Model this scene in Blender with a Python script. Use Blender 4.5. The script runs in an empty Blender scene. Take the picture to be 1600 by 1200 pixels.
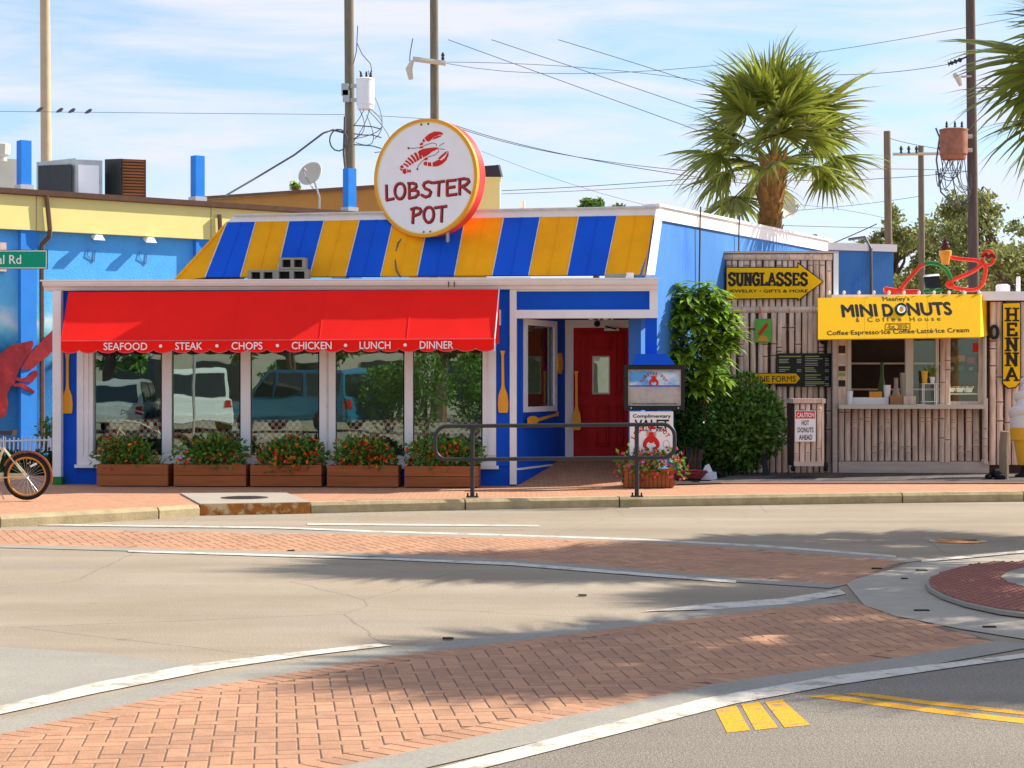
import bpy, math, random
from mathutils import Vector, Matrix
from mathutils.geometry import tessellate_polygon
random.seed(7)
PI = math.pi
scene = bpy.context.scene
COL = scene.collection
# ------------------------------------------------------------------ camera
F, CX, HY, CZ = 3000.0, 800.0, 590.0, 1.72       # focal length in photo pixels, centre column, horizon row, eye height
cd = bpy.data.cameras.new('camera'); cam = bpy.data.objects.new('camera', cd); COL.objects.link(cam)
cam.location = (0, 0, CZ); cam.rotation_euler = (PI/2, 0, 0)
cd.sensor_width = 36; cd.lens = F/1600*36; cd.shift_y = -10/1600; cd.clip_end = 3000; cd.clip_start = .1
scene.camera = cam
scene.render.resolution_x, scene.render.resolution_y = 1024, 768
# ------------------------------------------------------------------ sky and sun
SUN = Vector((1, .40, .78)).normalized()           # towards the sun
elev = math.asin(SUN.z); azim = math.atan2(SUN.x, SUN.y)
w = bpy.data.worlds.new('World'); scene.world = w; w.use_nodes = True
nt = w.node_tree; nt.nodes.clear()
N = nt.nodes.new; L = nt.links.new
out = N('ShaderNodeOutputWorld'); bg = N('ShaderNodeBackground'); sky = N('ShaderNodeTexSky')
sky.sky_type = 'NISHITA'; sky.sun_disc = False; sky.sun_elevation = elev; sky.sun_rotation = azim
sky.air_density = 1.2; sky.dust_density = .25; sky.ozone_density = 4.0; sky.altitude = 0
tc = N('ShaderNodeTexCoord'); mp = N('ShaderNodeMapping'); mp.inputs['Scale'].default_value = (5, 5, 34); mp.inputs['Rotation'].default_value = (.05, .06, 0)
nz = N('ShaderNodeTexNoise'); nz.inputs['Scale'].default_value = 1.3; nz.inputs['Detail'].default_value = 7; nz.inputs['Roughness'].default_value = .55; nz.inputs['Distortion'].default_value = .5
cr = N('ShaderNodeValToRGB'); cr.color_ramp.elements[0].position = .38; cr.color_ramp.elements[1].position = .64
cr.color_ramp.elements[0].color = (.22, .22, .22, 1); cr.color_ramp.elements[1].color = (.97, .97, .97, 1)
mx = N('ShaderNodeMixRGB'); mx.inputs['Color2'].default_value = (4.75, 4.9, 5.7, 1)
L(tc.outputs['Generated'], mp.inputs['Vector']); L(mp.outputs[0], nz.inputs['Vector']); L(nz.outputs['Fac'], cr.inputs[0])
L(cr.outputs[0], mx.inputs[0]); tint = N('ShaderNodeMixRGB'); tint.blend_type = 'MULTIPLY'; tint.inputs[0].default_value = 1; tint.inputs['Color2'].default_value = (.80, .90, 1.0, 1); L(sky.outputs[0], tint.inputs['Color1']); L(tint.outputs[0], mx.inputs['Color1']); L(mx.outputs[0], bg.inputs[0])
bg.inputs[1].default_value = .068; L(bg.outputs[0], out.inputs[0])
sd = bpy.data.lights.new('sun', 'SUN'); sd.energy = 3.2; sd.angle = math.radians(.5); sd.color = (1, .93, .82)
sun = bpy.data.objects.new('sun', sd); COL.objects.link(sun); sun.rotation_euler = SUN.to_track_quat('Z', 'Y').to_euler()
sun.location = (30, 10, 30)
scene.view_settings.view_transform = 'Standard'; scene.view_settings.look = 'None'
scene.view_settings.exposure = 1.45; scene.view_settings.gamma = 1
# ------------------------------------------------------------------ helpers
def P(px, py, d): return Vector(((px-CX)/F*d, d, CZ-(py-HY)/F*d))
def G(px, py, z=0):                                  # photo pixel on the level z
    return P(px, py, F*(CZ-z)/(py-HY))
class Frame:                                         # a vertical plane system: x along a front, y into its depth
    def __init__(s, o, deg):
        a = math.radians(deg); s.o = Vector((o[0], o[1], 0)); s.u = Vector((math.cos(a), math.sin(a), 0)); s.v = Vector((-math.sin(a), math.cos(a), 0)); s.a = a
    def p(s, px, py, y=0):
        d = Vector(((px-CX)/F, 1, 0)); t = (s.o.dot(s.v)+y)/d.dot(s.v)
        return Vector((d.x*t, t, CZ-(py-HY)/F*t))
    def w(s, x, y, z): return s.o+s.u*x+s.v*y+Vector((0, 0, z))
    def xz(s, px, py, y=0):
        q = s.p(px, py, y); return (q-s.o).dot(s.u), q.z
class MB:
    def __init__(s): s.v = []; s.f = []
    def add(s, vs, fs):
        n = len(s.v); s.v += [Vector(q) for q in vs]; s.f += [tuple(n+i for i in f) for f in fs]; return s
    def hexa(s, a, b):                               # a, b: matching loops, closed solid
        n = len(a); fs = [tuple(range(n))[::-1], tuple(range(n, 2*n))]+[(i, (i+1) % n, n+(i+1) % n, n+i) for i in range(n)]
        return s.add(list(a)+list(b), fs)
    def box(s, c, d, u=(1, 0, 0), v=(0, 1, 0), t=(0, 0, 1)):
        c = Vector(c); u = Vector(u)*d[0]/2; v = Vector(v)*d[1]/2; t = Vector(t)*d[2]/2
        return s.hexa([c-u-v-t, c+u-v-t, c+u+v-t, c-u+v-t], [c-u-v+t, c+u-v+t, c+u+v+t, c-u+v+t])
    def fbox(s, fr, x0, y0, x1, y1, d0, d1):         # pixel rectangle seen on plane d0 of a frame, pushed back to d1
        a, zt = fr.xz(x0, y0, d0); b, _ = fr.xz(x1, y0, d0); _, zb = fr.xz((x0+x1)/2, y1, d0); _, zt = fr.xz((x0+x1)/2, y0, d0)
        return s.lbox(fr, a, b, d0, d1, zb, zt)
    def lbox(s, fr, x0, x1, y0, y1, z0, z1):
        q = lambda z: [fr.w(x0, y0, z), fr.w(x1, y0, z), fr.w(x1, y1, z), fr.w(x0, y1, z)]
        return s.hexa(q(z0), q(z1))
    def poly(s, pts, th):                            # flat outline with a thickness vector
        th = Vector(th); n = len(pts); pts = [Vector(q) for q in pts]
        tr = tessellate_polygon([pts]); k = len(s.v)
        s.v += pts+[q+th for q in pts]
        for t in tr: s.f.append((k+t[0], k+t[1], k+t[2])); s.f.append((k+n+t[2], k+n+t[1], k+n+t[0]))
        for i in range(n): s.f.append((k+i, k+(i+1) % n, k+n+(i+1) % n, k+n+i))
        return s
    def quad(s, a, b, c, d): return s.add([a, b, c, d], [(0, 1, 2, 3)])
    def tube(s, path, r, n=8, closed=False):
        path = [Vector(q) for q in path]; m = len(path); rs = r if isinstance(r, (list, tuple)) else [r]*m
        k = len(s.v); pu = None
        for i in range(m):
            if closed: t = path[(i+1) % m]-path[i-1]
            else: t = path[min(i+1, m-1)]-path[max(i-1, 0)]
            t.normalize()
            if pu is None: pu = t.cross(Vector((0, 0, 1)) if abs(t.z) < .9 else Vector((1, 0, 0))).normalized()
            else: pu = (pu-t*pu.dot(t)).normalized()
            pv = t.cross(pu)
            s.v += [path[i]+(pu*math.cos(2*PI*j/n)+pv*math.sin(2*PI*j/n))*rs[i] for j in range(n)]
        for i in range(m if closed else m-1):
            a = k+i*n; b = k+((i+1) % m)*n
            s.f += [(a+j, a+(j+1) % n, b+(j+1) % n, b+j) for j in range(n)]
        if not closed: s.f += [tuple(range(k, k+n))[::-1], tuple(range(k+(m-1)*n, k+m*n))]
        return s
    def lathe(s, base, prof, n=20, ax=(0, 0, 1)):    # prof: (radius, height along the axis)
        ax = Vector(ax).normalized(); u = ax.cross(Vector((0, 1, 0)) if abs(ax.y) < .9 else Vector((1, 0, 0))).normalized(); v = ax.cross(u)
        k = len(s.v); base = Vector(base)
        for r, h in prof: s.v += [base+ax*h+(u*math.cos(2*PI*j/n)+v*math.sin(2*PI*j/n))*max(r, .0005) for j in range(n)]
        for i in range(len(prof)-1):
            a = k+i*n; b = a+n; s.f += [(a+j, a+(j+1) % n, b+(j+1) % n, b+j) for j in range(n)]
        s.f += [tuple(range(k, k+n))[::-1], tuple(range(k+(len(prof)-1)*n, k+len(prof)*n))]
        return s
    def ribbon(s, path, wd, nrm, th=.004, side=0):   # a flat stroke of width wd on a plane with normal nrm
        nrm = Vector(nrm).normalized(); path = [Vector(q) for q in path]
        for i in range(len(path)-1):
            a, b = path[i], path[i+1]; t = (b-a)
            if t.length < 1e-6: continue
            t.normalize(); q = nrm.cross(t)*wd/2; e = t*wd*.28; o = nrm*(th*(1+.013*i))
            s.hexa([a-e-q, b+e-q, b+e+q, a-e+q], [a-e-q+o, b+e-q+o, b+e+q+o, a-e+q+o])
        return s
def rloc(o):
    p = Vector((0, 0, 0))
    while o is not None: p = p+o.location; o = o.parent
    return p
def setp(o, **k):
    for a, b in k.items():
        if b is not None: o[a] = b
    return o
def obj(name, mb, m, parent=None, smooth=False, **k):
    """one mesh object; MB points are world points, the object sits at its parent's origin (or its own base)"""
    base = rloc(parent) if parent is not None else Vector((0, 0, 0))
    if parent is None and mb.v:
        xs = [q.x for q in mb.v]; ys = [q.y for q in mb.v]; zs = [q.z for q in mb.v]
        base = Vector(((min(xs)+max(xs))/2, (min(ys)+max(ys))/2, min(zs)))
    me = bpy.data.meshes.new(name); me.from_pydata([tuple(q-base) for q in mb.v], [], mb.f); me.validate(); me.update()
    if smooth:
        me.polygons.foreach_set('use_smooth', [True]*len(me.polygons))
        try: me.set_sharp_from_angle(angle=math.radians(40))
        except Exception: pass
    me.materials.append(M[m] if isinstance(m, str) else m)
    o = bpy.data.objects.new(name, me); COL.objects.link(o)
    if parent is None: o.location = base
    else: o.parent = parent
    return setp(o, **k)
def thing(name, label, cat, loc, group=None):
    o = bpy.data.objects.new(name, None); COL.objects.link(o); o.location = Vector(loc); o.empty_display_size = .1
    return setp(o, label=label, category=cat, group=group)
def struct(name, mb, m, **k): return obj(name, mb, m, kind='structure', **k)
def inst(src, name, loc, parent, rot=(0, 0, 0), sc=(1, 1, 1)):   # shares mesh data; loc is a world point
    o = bpy.data.objects.new(name, src); COL.objects.link(o); o.parent = parent
    o.location = Vector(loc)-(rloc(parent) if parent is not None else Vector((0, 0, 0))); o.rotation_euler = rot; o.scale = sc
    return o
def mesh_of(name, mb, m, smooth=False):
    me = bpy.data.meshes.new(name); me.from_pydata([tuple(q) for q in mb.v], [], mb.f); me.update()
    if smooth: me.polygons.foreach_set('use_smooth', [True]*len(me.polygons))
    me.materials.append(M[m] if isinstance(m, str) else m); return me
_dg = None
def textmb(body, org, u, v, wd, ht, th=.006, bold=0.0, space=1.0, n=None):
    """lettering laid on the plane u, v with lower left corner org, fitted to wd x ht"""
    c = bpy.data.curves.new('lettering', 'FONT'); c.body = body; c.size = 1; c.resolution_u = 3; c.space_character = space; c.fill_mode = 'FRONT'
    o = bpy.data.objects.new('lettering_tmp', c); COL.objects.link(o)
    dg = bpy.context.evaluated_depsgraph_get(); me = bpy.data.meshes.new_from_object(o.evaluated_get(dg))
    vs = [q.co.copy() for q in me.vertices]; fs = [tuple(p.vertices) for p in me.polygons]
    bpy.data.objects.remove(o); bpy.data.curves.remove(c); bpy.data.meshes.remove(me)
    x0 = min(q.x for q in vs); x1 = max(q.x for q in vs); y0 = min(q.y for q in vs); y1 = max(q.y for q in vs)
    u = Vector(u).normalized(); v = Vector(v).normalized(); nn = u.cross(v)
    mb = MB(); org = Vector(org)
    b = bold*.9
    for i, (dx, dy) in enumerate(((0, 0),) if bold <= 0 else ((-b, 0), (b, 0), (0, b), (0, -b), (-b*.7, b*.7), (b*.7, -b*.7))):
        mb.add([org+u*((q.x-x0+dx)/(x1-x0)*wd)+v*((q.y-y0+dy)/(y1-y0)*ht)+nn*(th*.35+.00025*i) for q in vs], fs)
    return mb
def ptext(fr, body, x0, y0, x1, y1, d, **k):         # lettering fitted to a pixel rectangle on a frame plane
    a = fr.p(x0, y1, d); b = fr.p(x1, y1, d); t = fr.p(x0, y0, d)
    return textmb(body, a, fr.u, (0, 0, 1), (b-a).length, t.z-a.z, **k)
# ------------------------------------------------------------------ materials
M = {}
def mat(name, col, rough=.6, var=.12, scale=6, bump=0, bscale=40, spec=.22, metal=0, rnd=0, island=0, stretch=(1, 1, 1), col2=None, c2=(.5, .62), dirt=0, transl=0, coat=0, c2s=None):
    m = bpy.data.materials.new(name); m.use_nodes = True; t = m.node_tree; b = t.nodes['Principled BSDF']
    n = t.nodes.new; l = t.links.new
    b.inputs['Roughness'].default_value = rough; b.inputs['Specular IOR Level'].default_value = spec; b.inputs['Metallic'].default_value = metal
    if coat: b.inputs['Coat Weight'].default_value = coat
    g = n('ShaderNodeNewGeometry'); mpn = n('ShaderNodeMapping'); mpn.inputs['Scale'].default_value = stretch; l(g.outputs['Position'], mpn.inputs[0])
    nz = n('ShaderNodeTexNoise'); nz.inputs['Scale'].default_value = scale; nz.inputs['Detail'].default_value = 6; nz.inputs['Roughness'].default_value = .62; l(mpn.outputs[0], nz.inputs['Vector'])
    mr = n('ShaderNodeMapRange'); mr.inputs[1].default_value = .25; mr.inputs[2].default_value = .75; mr.inputs[3].default_value = 1-var; mr.inputs[4].default_value = 1+var; l(nz.outputs['Fac'], mr.inputs[0])
    val = mr.outputs[0]
    if rnd or island:
        src = g.outputs['Random Per Island'] if island else n('ShaderNodeObjectInfo').outputs['Random']
        r = n('ShaderNodeMapRange'); k = island or rnd; r.inputs[3].default_value = 1-k; r.inputs[4].default_value = 1+k; l(src, r.inputs[0])
        mm = n('ShaderNodeMath'); mm.operation = 'MULTIPLY'; l(val, mm.inputs[0]); l(r.outputs[0], mm.inputs[1]); val = mm.outputs[0]
    base = None
    if col2 is not None:
        nb = n('ShaderNodeTexNoise'); nb.inputs['Scale'].default_value = c2s or scale*.45; nb.inputs['Detail'].default_value = 8; nb.inputs['Roughness'].default_value = .7; l(mpn.outputs[0], nb.inputs['Vector'])
        rp = n('ShaderNodeValToRGB'); rp.color_ramp.elements[0].position = c2[0]; rp.color_ramp.elements[1].position = c2[1]; rp.color_ramp.elements[0].color = (*col, 1); rp.color_ramp.elements[1].color = (*col2, 1)
        l(nb.outputs['Fac'], rp.inputs[0]); base = rp.outputs[0]
    hs = n('ShaderNodeHueSaturation'); hs.inputs['Color'].default_value = (*col, 1); l(val, hs.inputs['Value'])
    if base is not None: l(base, hs.inputs['Color'])
    l(hs.outputs[0], b.inputs['Base Color'])
    if bump:
        nb2 = n('ShaderNodeTexNoise'); nb2.inputs['Scale'].default_value = bscale; nb2.inputs['Detail'].default_value = 5; l(mpn.outputs[0], nb2.inputs['Vector'])
        bp = n('ShaderNodeBump'); bp.inputs['Strength'].default_value = bump; bp.inputs['Distance'].default_value = .02; l(nb2.outputs['Fac'], bp.inputs['Height']); l(bp.outputs[0], b.inputs['Normal'])
    if transl:
        tr = n('ShaderNodeBsdfTranslucent'); l(hs.outputs[0], tr.inputs[0]); ms = n('ShaderNodeMixShader'); ms.inputs[0].default_value = transl
        l(b.outputs[0], ms.inputs[1]); l(tr.outputs[0], ms.inputs[2]); l(ms.outputs[0], t.nodes['Material Output'].inputs[0])
    M[name] = m; return m
def glass(name, tint, refl, rough=0.0):
    m = bpy.data.materials.new(name); m.use_nodes = True; t = m.node_tree; t.nodes.clear(); n = t.nodes.new; l = t.links.new
    o = n('ShaderNodeOutputMaterial'); a = n('ShaderNodeBsdfTransparent'); a.inputs[0].default_value = (*tint, 1)
    gl = n('ShaderNodeBsdfGlossy'); gl.inputs['Roughness'].default_value = rough; gl.inputs[0].default_value = (.74, .95, .88, 1)
    fz = n('ShaderNodeLayerWeight'); fz.inputs[0].default_value = .35
    mr = n('ShaderNodeMapRange'); mr.inputs[3].default_value = refl; mr.inputs[4].default_value = 1; l(fz.outputs['Fresnel'], mr.inputs[0])
    g = n('ShaderNodeNewGeometry'); nz = n('ShaderNodeTexNoise'); nz.inputs['Scale'].default_value = 1.1; l(g.outputs['Position'], nz.inputs['Vector'])
    bp = n('ShaderNodeBump'); bp.inputs['Strength'].default_value = .03; bp.inputs['Distance'].default_value = .05; l(nz.outputs['Fac'], bp.inputs['Height']); l(bp.outputs[0], gl.inputs['Normal'])
    ms = n('ShaderNodeMixShader'); l(mr.outputs[0], ms.inputs[0]); l(a.outputs[0], ms.inputs[1]); l(gl.outputs[0], ms.inputs[2]); l(ms.outputs[0], o.inputs[0])
    M[name] = m
mat('asphalt', (.325, .26, .18), .9, .42, 75, .5, 150, col2=(.37, .31, .235), c2=(.35, .7), c2s=.5)
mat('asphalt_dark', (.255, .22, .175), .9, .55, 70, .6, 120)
mat('concrete', (.27, .25, .21), .9, .16, 40, .25, 90, col2=(.34, .31, .25), c2=(.3, .75), c2s=1.2)
mat('kerb_concrete', (.45, .36, .21), .9, .25, 5, .3, 40, col2=(.30, .22, .11), c2=(.5, .8), rnd=.1)
mat('joint', (.20, .135, .10), .95, .2, 30)
mat('paver', (.46, .245, .140), .88, .14, 14, .3, 90, rnd=.12, col2=(.40, .22, .132), c2=(.42, .62), c2s=1.1)
mat('paver_stuff', (.46, .245, .140), .88, .14, 14, .3, 90, island=.12, col2=(.40, .22, .132), c2=(.42, .62), c2s=1.1)
mat('white_paint_worn', (.60, .55, .46), .85, .14, 30, .3, 90, col2=(.36, .31, .24), c2=(.50, .62), c2s=5)
mat('yellow_paint', (.66, .33, .02), .85, .2, 40, .4, 90, col2=(.30, .22, .12), c2=(.55, .62), c2s=7)
mat('soil', (.05, .038, .028), .95, .5, 14, .8, 30)
mat('blue', (.002, .088, .60), .7, .15, 1.1, .06, 22)
mat('blue_roof', (.002, .092, .62), .7, .15, 1.6, .04, 12, rnd=.05)
mat('orange_roof', (.92, .39, .002), .7, .14, 1.6, .04, 12, rnd=.05)
mat('seam', (.62, .60, .55), .6, .2, 8)
mat('white_trim', (.84, .82, .82), .6, .06, 3, .03, 30, col2=(.60, .57, .54), c2=(.62, .85))
mat('sky_blue_wall', (.055, .20, .52), .75, .1, 1.6, .2, 30, col2=(.02, .12, .55), c2=(.58, .72), stretch=(1, 1, .25))
mat('red_fabric', (.95, .012, .007), .9, .08, .9, .05, 260)
mat('red_door', (.48, .008, .010), .6, .1, 6, .04, 40)
mat('white', (.86, .85, .84), .5, .04, 4)
mat('sign_white', (.85, .84, .86), .4, .04, 3)
mat('sign_orange', (.80, .34, .03), .45, .08, 4)
mat('sign_red', (.80, .05, .05), .4, .08, 4)
mat('lobster_red', (.62, .02, .012), .45, .1, 10)
mat('letter_dark', (.10, .012, .016), .5, .1, 10)
mat('letter_red', (.42, .03, .03), .5, .2, 20)
mat('black', (.012, .012, .012), .5, .2, 8)
mat('rail_metal', (.045, .047, .05), .45, .15, 9, metal=.3)
mat('paddle', (.85, .38, .03), .5, .12, 8, stretch=(1, 1, .2))
mat('planter_wood', (.34, .105, .034), .75, .22, 5, .2, 30, rnd=.12, stretch=(.3, .3, 4))
mat('leaf', (.12, .245, .032), .5, .15, 3, island=.5, transl=.25, spec=.4)
mat('leaf_bright', (.24, .38, .035), .42, .15, 3, island=.5, transl=.3, spec=.5)
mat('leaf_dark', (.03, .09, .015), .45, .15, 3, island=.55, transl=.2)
mat('leaf_olive', (.25, .27, .085), .55, .2, .8, island=.45, transl=.3)
mat('palm_leaf', (.26, .295, .04), .45, .15, 2, island=.4, transl=.3, spec=.5)
mat('palm_dry', (.42, .22, .06), .7, .2, 5, island=.35, transl=.2)
mat('palm_trunk', (.36, .18, .075), .9, .35, 14, .8, 26)
mat('bark', (.12, .085, .06), .95, .3, 12, .8, 20)
mat('flower_red', (.70, .045, .02), .6, .15, 5, island=.35)
mat('flower_orange', (.80, .20, .03), .6, .15, 5, island=.35)
mat('flower_pink', (.72, .12, .12), .6, .15, 5, island=.35)
mat('blade', (.22, .26, .09), .5, .2, 5, island=.4, transl=.2)
mat('wood_pole', (.20, .17, .12), .95, .25, 5, .4, 30, stretch=(3, 3, .4))
mat('wood_pole_dark', (.12, .09, .075), .95, .25, 5, .4, 30, stretch=(3, 3, .4))
mat('concrete_pole', (.52, .38, .24), .85, .1, 3, .1, 30)
mat('metal_grey', (.46, .47, .48), .45, .12, 5, metal=.4)
mat('metal_brown', (.10, .06, .035), .6, .2, 5)
mat('rust', (.36, .13, .025), .85, .3, 9, .3, 40, col2=(.60, .45, .25), c2=(.48, .58))
mat('iron', (.075, .065, .06), .6, .3, 30, .5, 60, metal=.5)
mat('wire', (.11, .11, .125), .6, .1, 3)
mat('yellow_wall', (.82, .73, .27), .75, .05, 2, .05, 30)
mat('tan_wall', (.42, .24, .07), .8, .12, 2, .1, 20)
mat('brown_trim', (.15, .085, .055), .6, .18, 5)
mat('bright_blue', (.015, .22, .72), .55, .1, 3)
mat('pilaster_blue', (.03, .24, .72), .65, .08, 3)
mat('green_sign', (.0, .30, .17), .35, .03, 3)
mat('bamboo', (.72, .54, .42), .7, .3, 9, .15, 40, rnd=.16, stretch=(2.2, 2.2, .35), col2=(.36, .23, .18), c2=(.54, .76))
mat('bamboo_node', (.20, .105, .085), .8, .3, 9)
mat('bamboo_gap', (.075, .035, .028), .9, .3, 9)
mat('bamboo_board', (.60, .47, .39), .75, .16, 6, .1, 40, stretch=(.4, 1, 3))
mat('yellow_sign', (.93, .50, .002), .75, .04, 2)
mat('arrow_yellow', (.95, .54, .004), .75, .06, 3)
mat('board_black', (.02, .021, .02), .45, .2, 6)
mat('chalk', (.42, .43, .36), .6, .1, 6)
mat('chalk_green', (.30, .40, .10), .6, .1, 6)
mat('deck', (.12, .10, .09), .9, .3, 6, .4, 30, rnd=.25)
mat('rubber', (.016, .016, .017), .8, .2, 20)
mat('tube_red', (.80, .04, .012), .35, .08, 5)
mat('tube_green', (.02, .20, .035), .35, .08, 5)
mat('cone_orange', (.75, .30, .04), .5, .1, 8)
mat('cone_yellow', (.78, .42, .035), .45, .1, 4)
mat('cream_swirl', (.74, .68, .64), .4, .08, 7, .15, 14)
mat('chocolate', (.07, .022, .02), .35, .15, 6)
mat('hose', (.34, .05, .05), .5, .15, 6)
mat('chrome', (.55, .55, .55), .2, .05, 3, metal=.9)
mat('bike_frame', (.62, .54, .36), .35, .05, 3)
mat('bike_orange', (.62, .25, .04), .4, .1, 5)
mat('fender_brown', (.26, .08, .035), .35, .1, 5)
mat('saddle', (.05, .04, .035), .5, .2, 9)
mat('room_wall', (.55, .50, .38), .8, .1, 2)
mat('room_floor', (.17, .13, .09), .6, .15, 3)
mat('chair_wood', (.55, .32, .045), .5, .15, 6)
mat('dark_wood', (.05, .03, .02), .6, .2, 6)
mat('bottle', (.10, .16, .05), .25, .2, 8)
mat('card', (.38, .20, .09), .8, .15, 8)
mat('car_white', (.70, .71, .70), .25, .03, 2, coat=.6)
mat('car_blue', (.03, .20, .32), .25, .03, 2, coat=.6, metal=.3)
mat('car_silver', (.50, .52, .50), .25, .03, 2, coat=.6, metal=.3)
mat('car_glass', (.012, .018, .018), .06, .02, 2, spec=.8)
mat('tail_light', (.45, .01, .01), .25, .05, 2)
mat('tactile', (.28, .11, .08), .8, .12, 9, .1, 60)
mat('pavement_grey', (.37, .325, .26), .9, .12, 4, .2, 50)
mat('stucco_pale', (.60, .55, .45), .85, .08, 2, .1, 30)
mat('print_sky', (.10, .36, .75), .4, .1, 5, col2=(.70, .78, .85), c2=(.45, .62), stretch=(1, 1, 2))
mat('print_sand', (.55, .47, .40), .4, .12, 9, col2=(.40, .36, .36), c2=(.45, .6))
mat('print_green', (.12, .42, .06), .5, .15, 9)
glass('window_glass', (.84, .94, .80), .22)
glass('clear_glass', (.85, .88, .85), .06)
def mural():
    m = mat('mural', (.1, .4, .8), .8, .1, 3, .35, 28); t = m.node_tree; n = t.nodes.new; l = t.links.new
    g = n('ShaderNodeNewGeometry'); s = n('ShaderNodeSeparateXYZ'); l(g.outputs['Position'], s.inputs[0])
    nz = n('ShaderNodeTexNoise'); nz.inputs['Scale'].default_value = 1.4; nz.inputs['Detail'].default_value = 7; l(g.outputs['Position'], nz.inputs['Vector'])
    a = n('ShaderNodeMath'); a.operation = 'MULTIPLY_ADD'; a.inputs[1].default_value = 1.3; l(nz.outputs['Fac'], a.inputs[0]); l(s.outputs['Z'], a.inputs[2])
    r = n('ShaderNodeMapRange'); r.inputs[1].default_value = .65; r.inputs[2].default_value = 5.65; l(a.outputs[0], r.inputs[0])
    c = n('ShaderNodeValToRGB'); e = c.color_ramp.elements
    e[0].position = 0; e[0].color = (.02, .14, .34, 1); e[1].position = 1; e[1].color = (.09, .42, .92, 1)
    for p, q in ((.22, (.03, .22, .52)), (.40, (.015, .13, .36)), (.47, (.08, .42, .62)), (.53, (.22, .62, .70)), (.58, (.60, .78, .80)), (.63, (.16, .58, .82)), (.75, (.10, .46, .92))):
        x = e.new(p); x.color = (*q, 1)
    l(r.outputs[0], c.inputs[0]); h = [q for q in t.nodes if q.type == 'HUE_SAT'][0]; l(c.outputs[0], h.inputs['Color'])
mural()
def checkmat():
    m = mat('checked_cloth', (.7, .7, .7), .8, .03, 3); t = m.node_tree; n = t.nodes.new; l = t.links.new
    g = n('ShaderNodeNewGeometry'); ck = n('ShaderNodeTexChecker'); ck.inputs['Scale'].default_value = 19; ck.inputs[1].default_value = (.88, .85, .83, 1); ck.inputs[2].default_value = (.48, .03, .04, 1)
    mp = n('ShaderNodeMapping'); mp.inputs['Location'].default_value = (.003, .013, .007); mp.inputs['Rotation'].default_value = (0, 0, .0675)
    l(g.outputs['Position'], mp.inputs[0]); l(mp.outputs[0], ck.inputs[0]); h = [q for q in t.nodes if q.type == 'HUE_SAT'][0]; l(ck.outputs[0], h.inputs['Color'])
checkmat()
def pavement_mat():
    m = mat('sidewalk_brick', (.50, .27, .17), .9, .12, 5, .15, 60); t = m.node_tree; n = t.nodes.new; l = t.links.new
    g = n('ShaderNodeNewGeometry'); b = n('ShaderNodeTexBrick'); mp = n('ShaderNodeMapping'); mp.inputs['Rotation'].default_value = (0, 0, .78)
    b.inputs['Scale'].default_value = 5; b.inputs['Color1'].default_value = (.50, .225, .115, 1); b.inputs['Color2'].default_value = (.56, .29, .16, 1); b.inputs['Mortar'].default_value = (.30, .19, .13, 1); b.inputs['Mortar Size'].default_value = .03
    l(g.outputs['Position'], mp.inputs[0]); l(mp.outputs[0], b.inputs[0]); h = [q for q in t.nodes if q.type == 'HUE_SAT'][0]; l(b.outputs[0], h.inputs['Color'])
pavement_mat()

def streaks(name):                                    # worn lanes, drips and a few cracks on the road
    m = M[name]; t = m.node_tree; n = t.nodes.new; l = t.links.new; h = [q for q in t.nodes if q.type == 'HUE_SAT'][0]; b = t.nodes['Principled BSDF']
    g = n('ShaderNodeNewGeometry'); mp = n('ShaderNodeMapping'); mp.inputs['Scale'].default_value = (.12, .9, 1); mp.inputs['Rotation'].default_value = (0, 0, .06); l(g.outputs['Position'], mp.inputs[0])
    z = n('ShaderNodeTexNoise'); z.inputs['Scale'].default_value = 1.3; z.inputs['Detail'].default_value = 5; l(mp.outputs[0], z.inputs['Vector'])
    r = n('ShaderNodeMapRange'); r.inputs[1].default_value = .3; r.inputs[2].default_value = .7; r.inputs[3].default_value = .84; r.inputs[4].default_value = 1.1; l(z.outputs['Fac'], r.inputs[0])
    d = n('ShaderNodeTexNoise'); d.inputs['Scale'].default_value = 2.4; d.inputs['Detail'].default_value = 3; l(g.outputs['Position'], d.inputs['Vector'])
    w_ = n('ShaderNodeMixRGB'); w_.inputs[0].default_value = .06; l(g.outputs['Position'], w_.inputs[1]); l(d.outputs['Color'], w_.inputs[2])
    v = n('ShaderNodeTexVoronoi'); v.feature = 'DISTANCE_TO_EDGE'; v.inputs['Scale'].default_value = .30; l(w_.outputs[0], v.inputs['Vector'])
    c = n('ShaderNodeMapRange'); c.inputs[1].default_value = .0006; c.inputs[2].default_value = .0022; c.inputs[3].default_value = .72; c.inputs[4].default_value = 1; l(v.outputs['Distance'], c.inputs[0])
    sp = n('ShaderNodeTexNoise'); sp.inputs['Scale'].default_value = 3.3; sp.inputs['Detail'].default_value = 2; l(g.outputs['Position'], sp.inputs['Vector'])
    sr = n('ShaderNodeMapRange'); sr.inputs[1].default_value = .70; sr.inputs[2].default_value = .76; sr.inputs[3].default_value = 1; sr.inputs[4].default_value = .8; l(sp.outputs['Fac'], sr.inputs[0])
    a = n('ShaderNodeMath'); a.operation = 'MULTIPLY'; l(r.outputs[0], a.inputs[0]); l(c.outputs[0], a.inputs[1]); a2 = n('ShaderNodeMath'); a2.operation = 'MULTIPLY'; l(a.outputs[0], a2.inputs[0]); l(sr.outputs[0], a2.inputs[1])
    x = n('ShaderNodeMixRGB'); x.blend_type = 'MULTIPLY'; x.inputs[0].default_value = 1; l(h.outputs[0], x.inputs[1]); l(a2.outputs[0], x.inputs[2]); l(x.outputs[0], b.inputs['Base Color'])
streaks('asphalt'); streaks('asphalt_dark')
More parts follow.
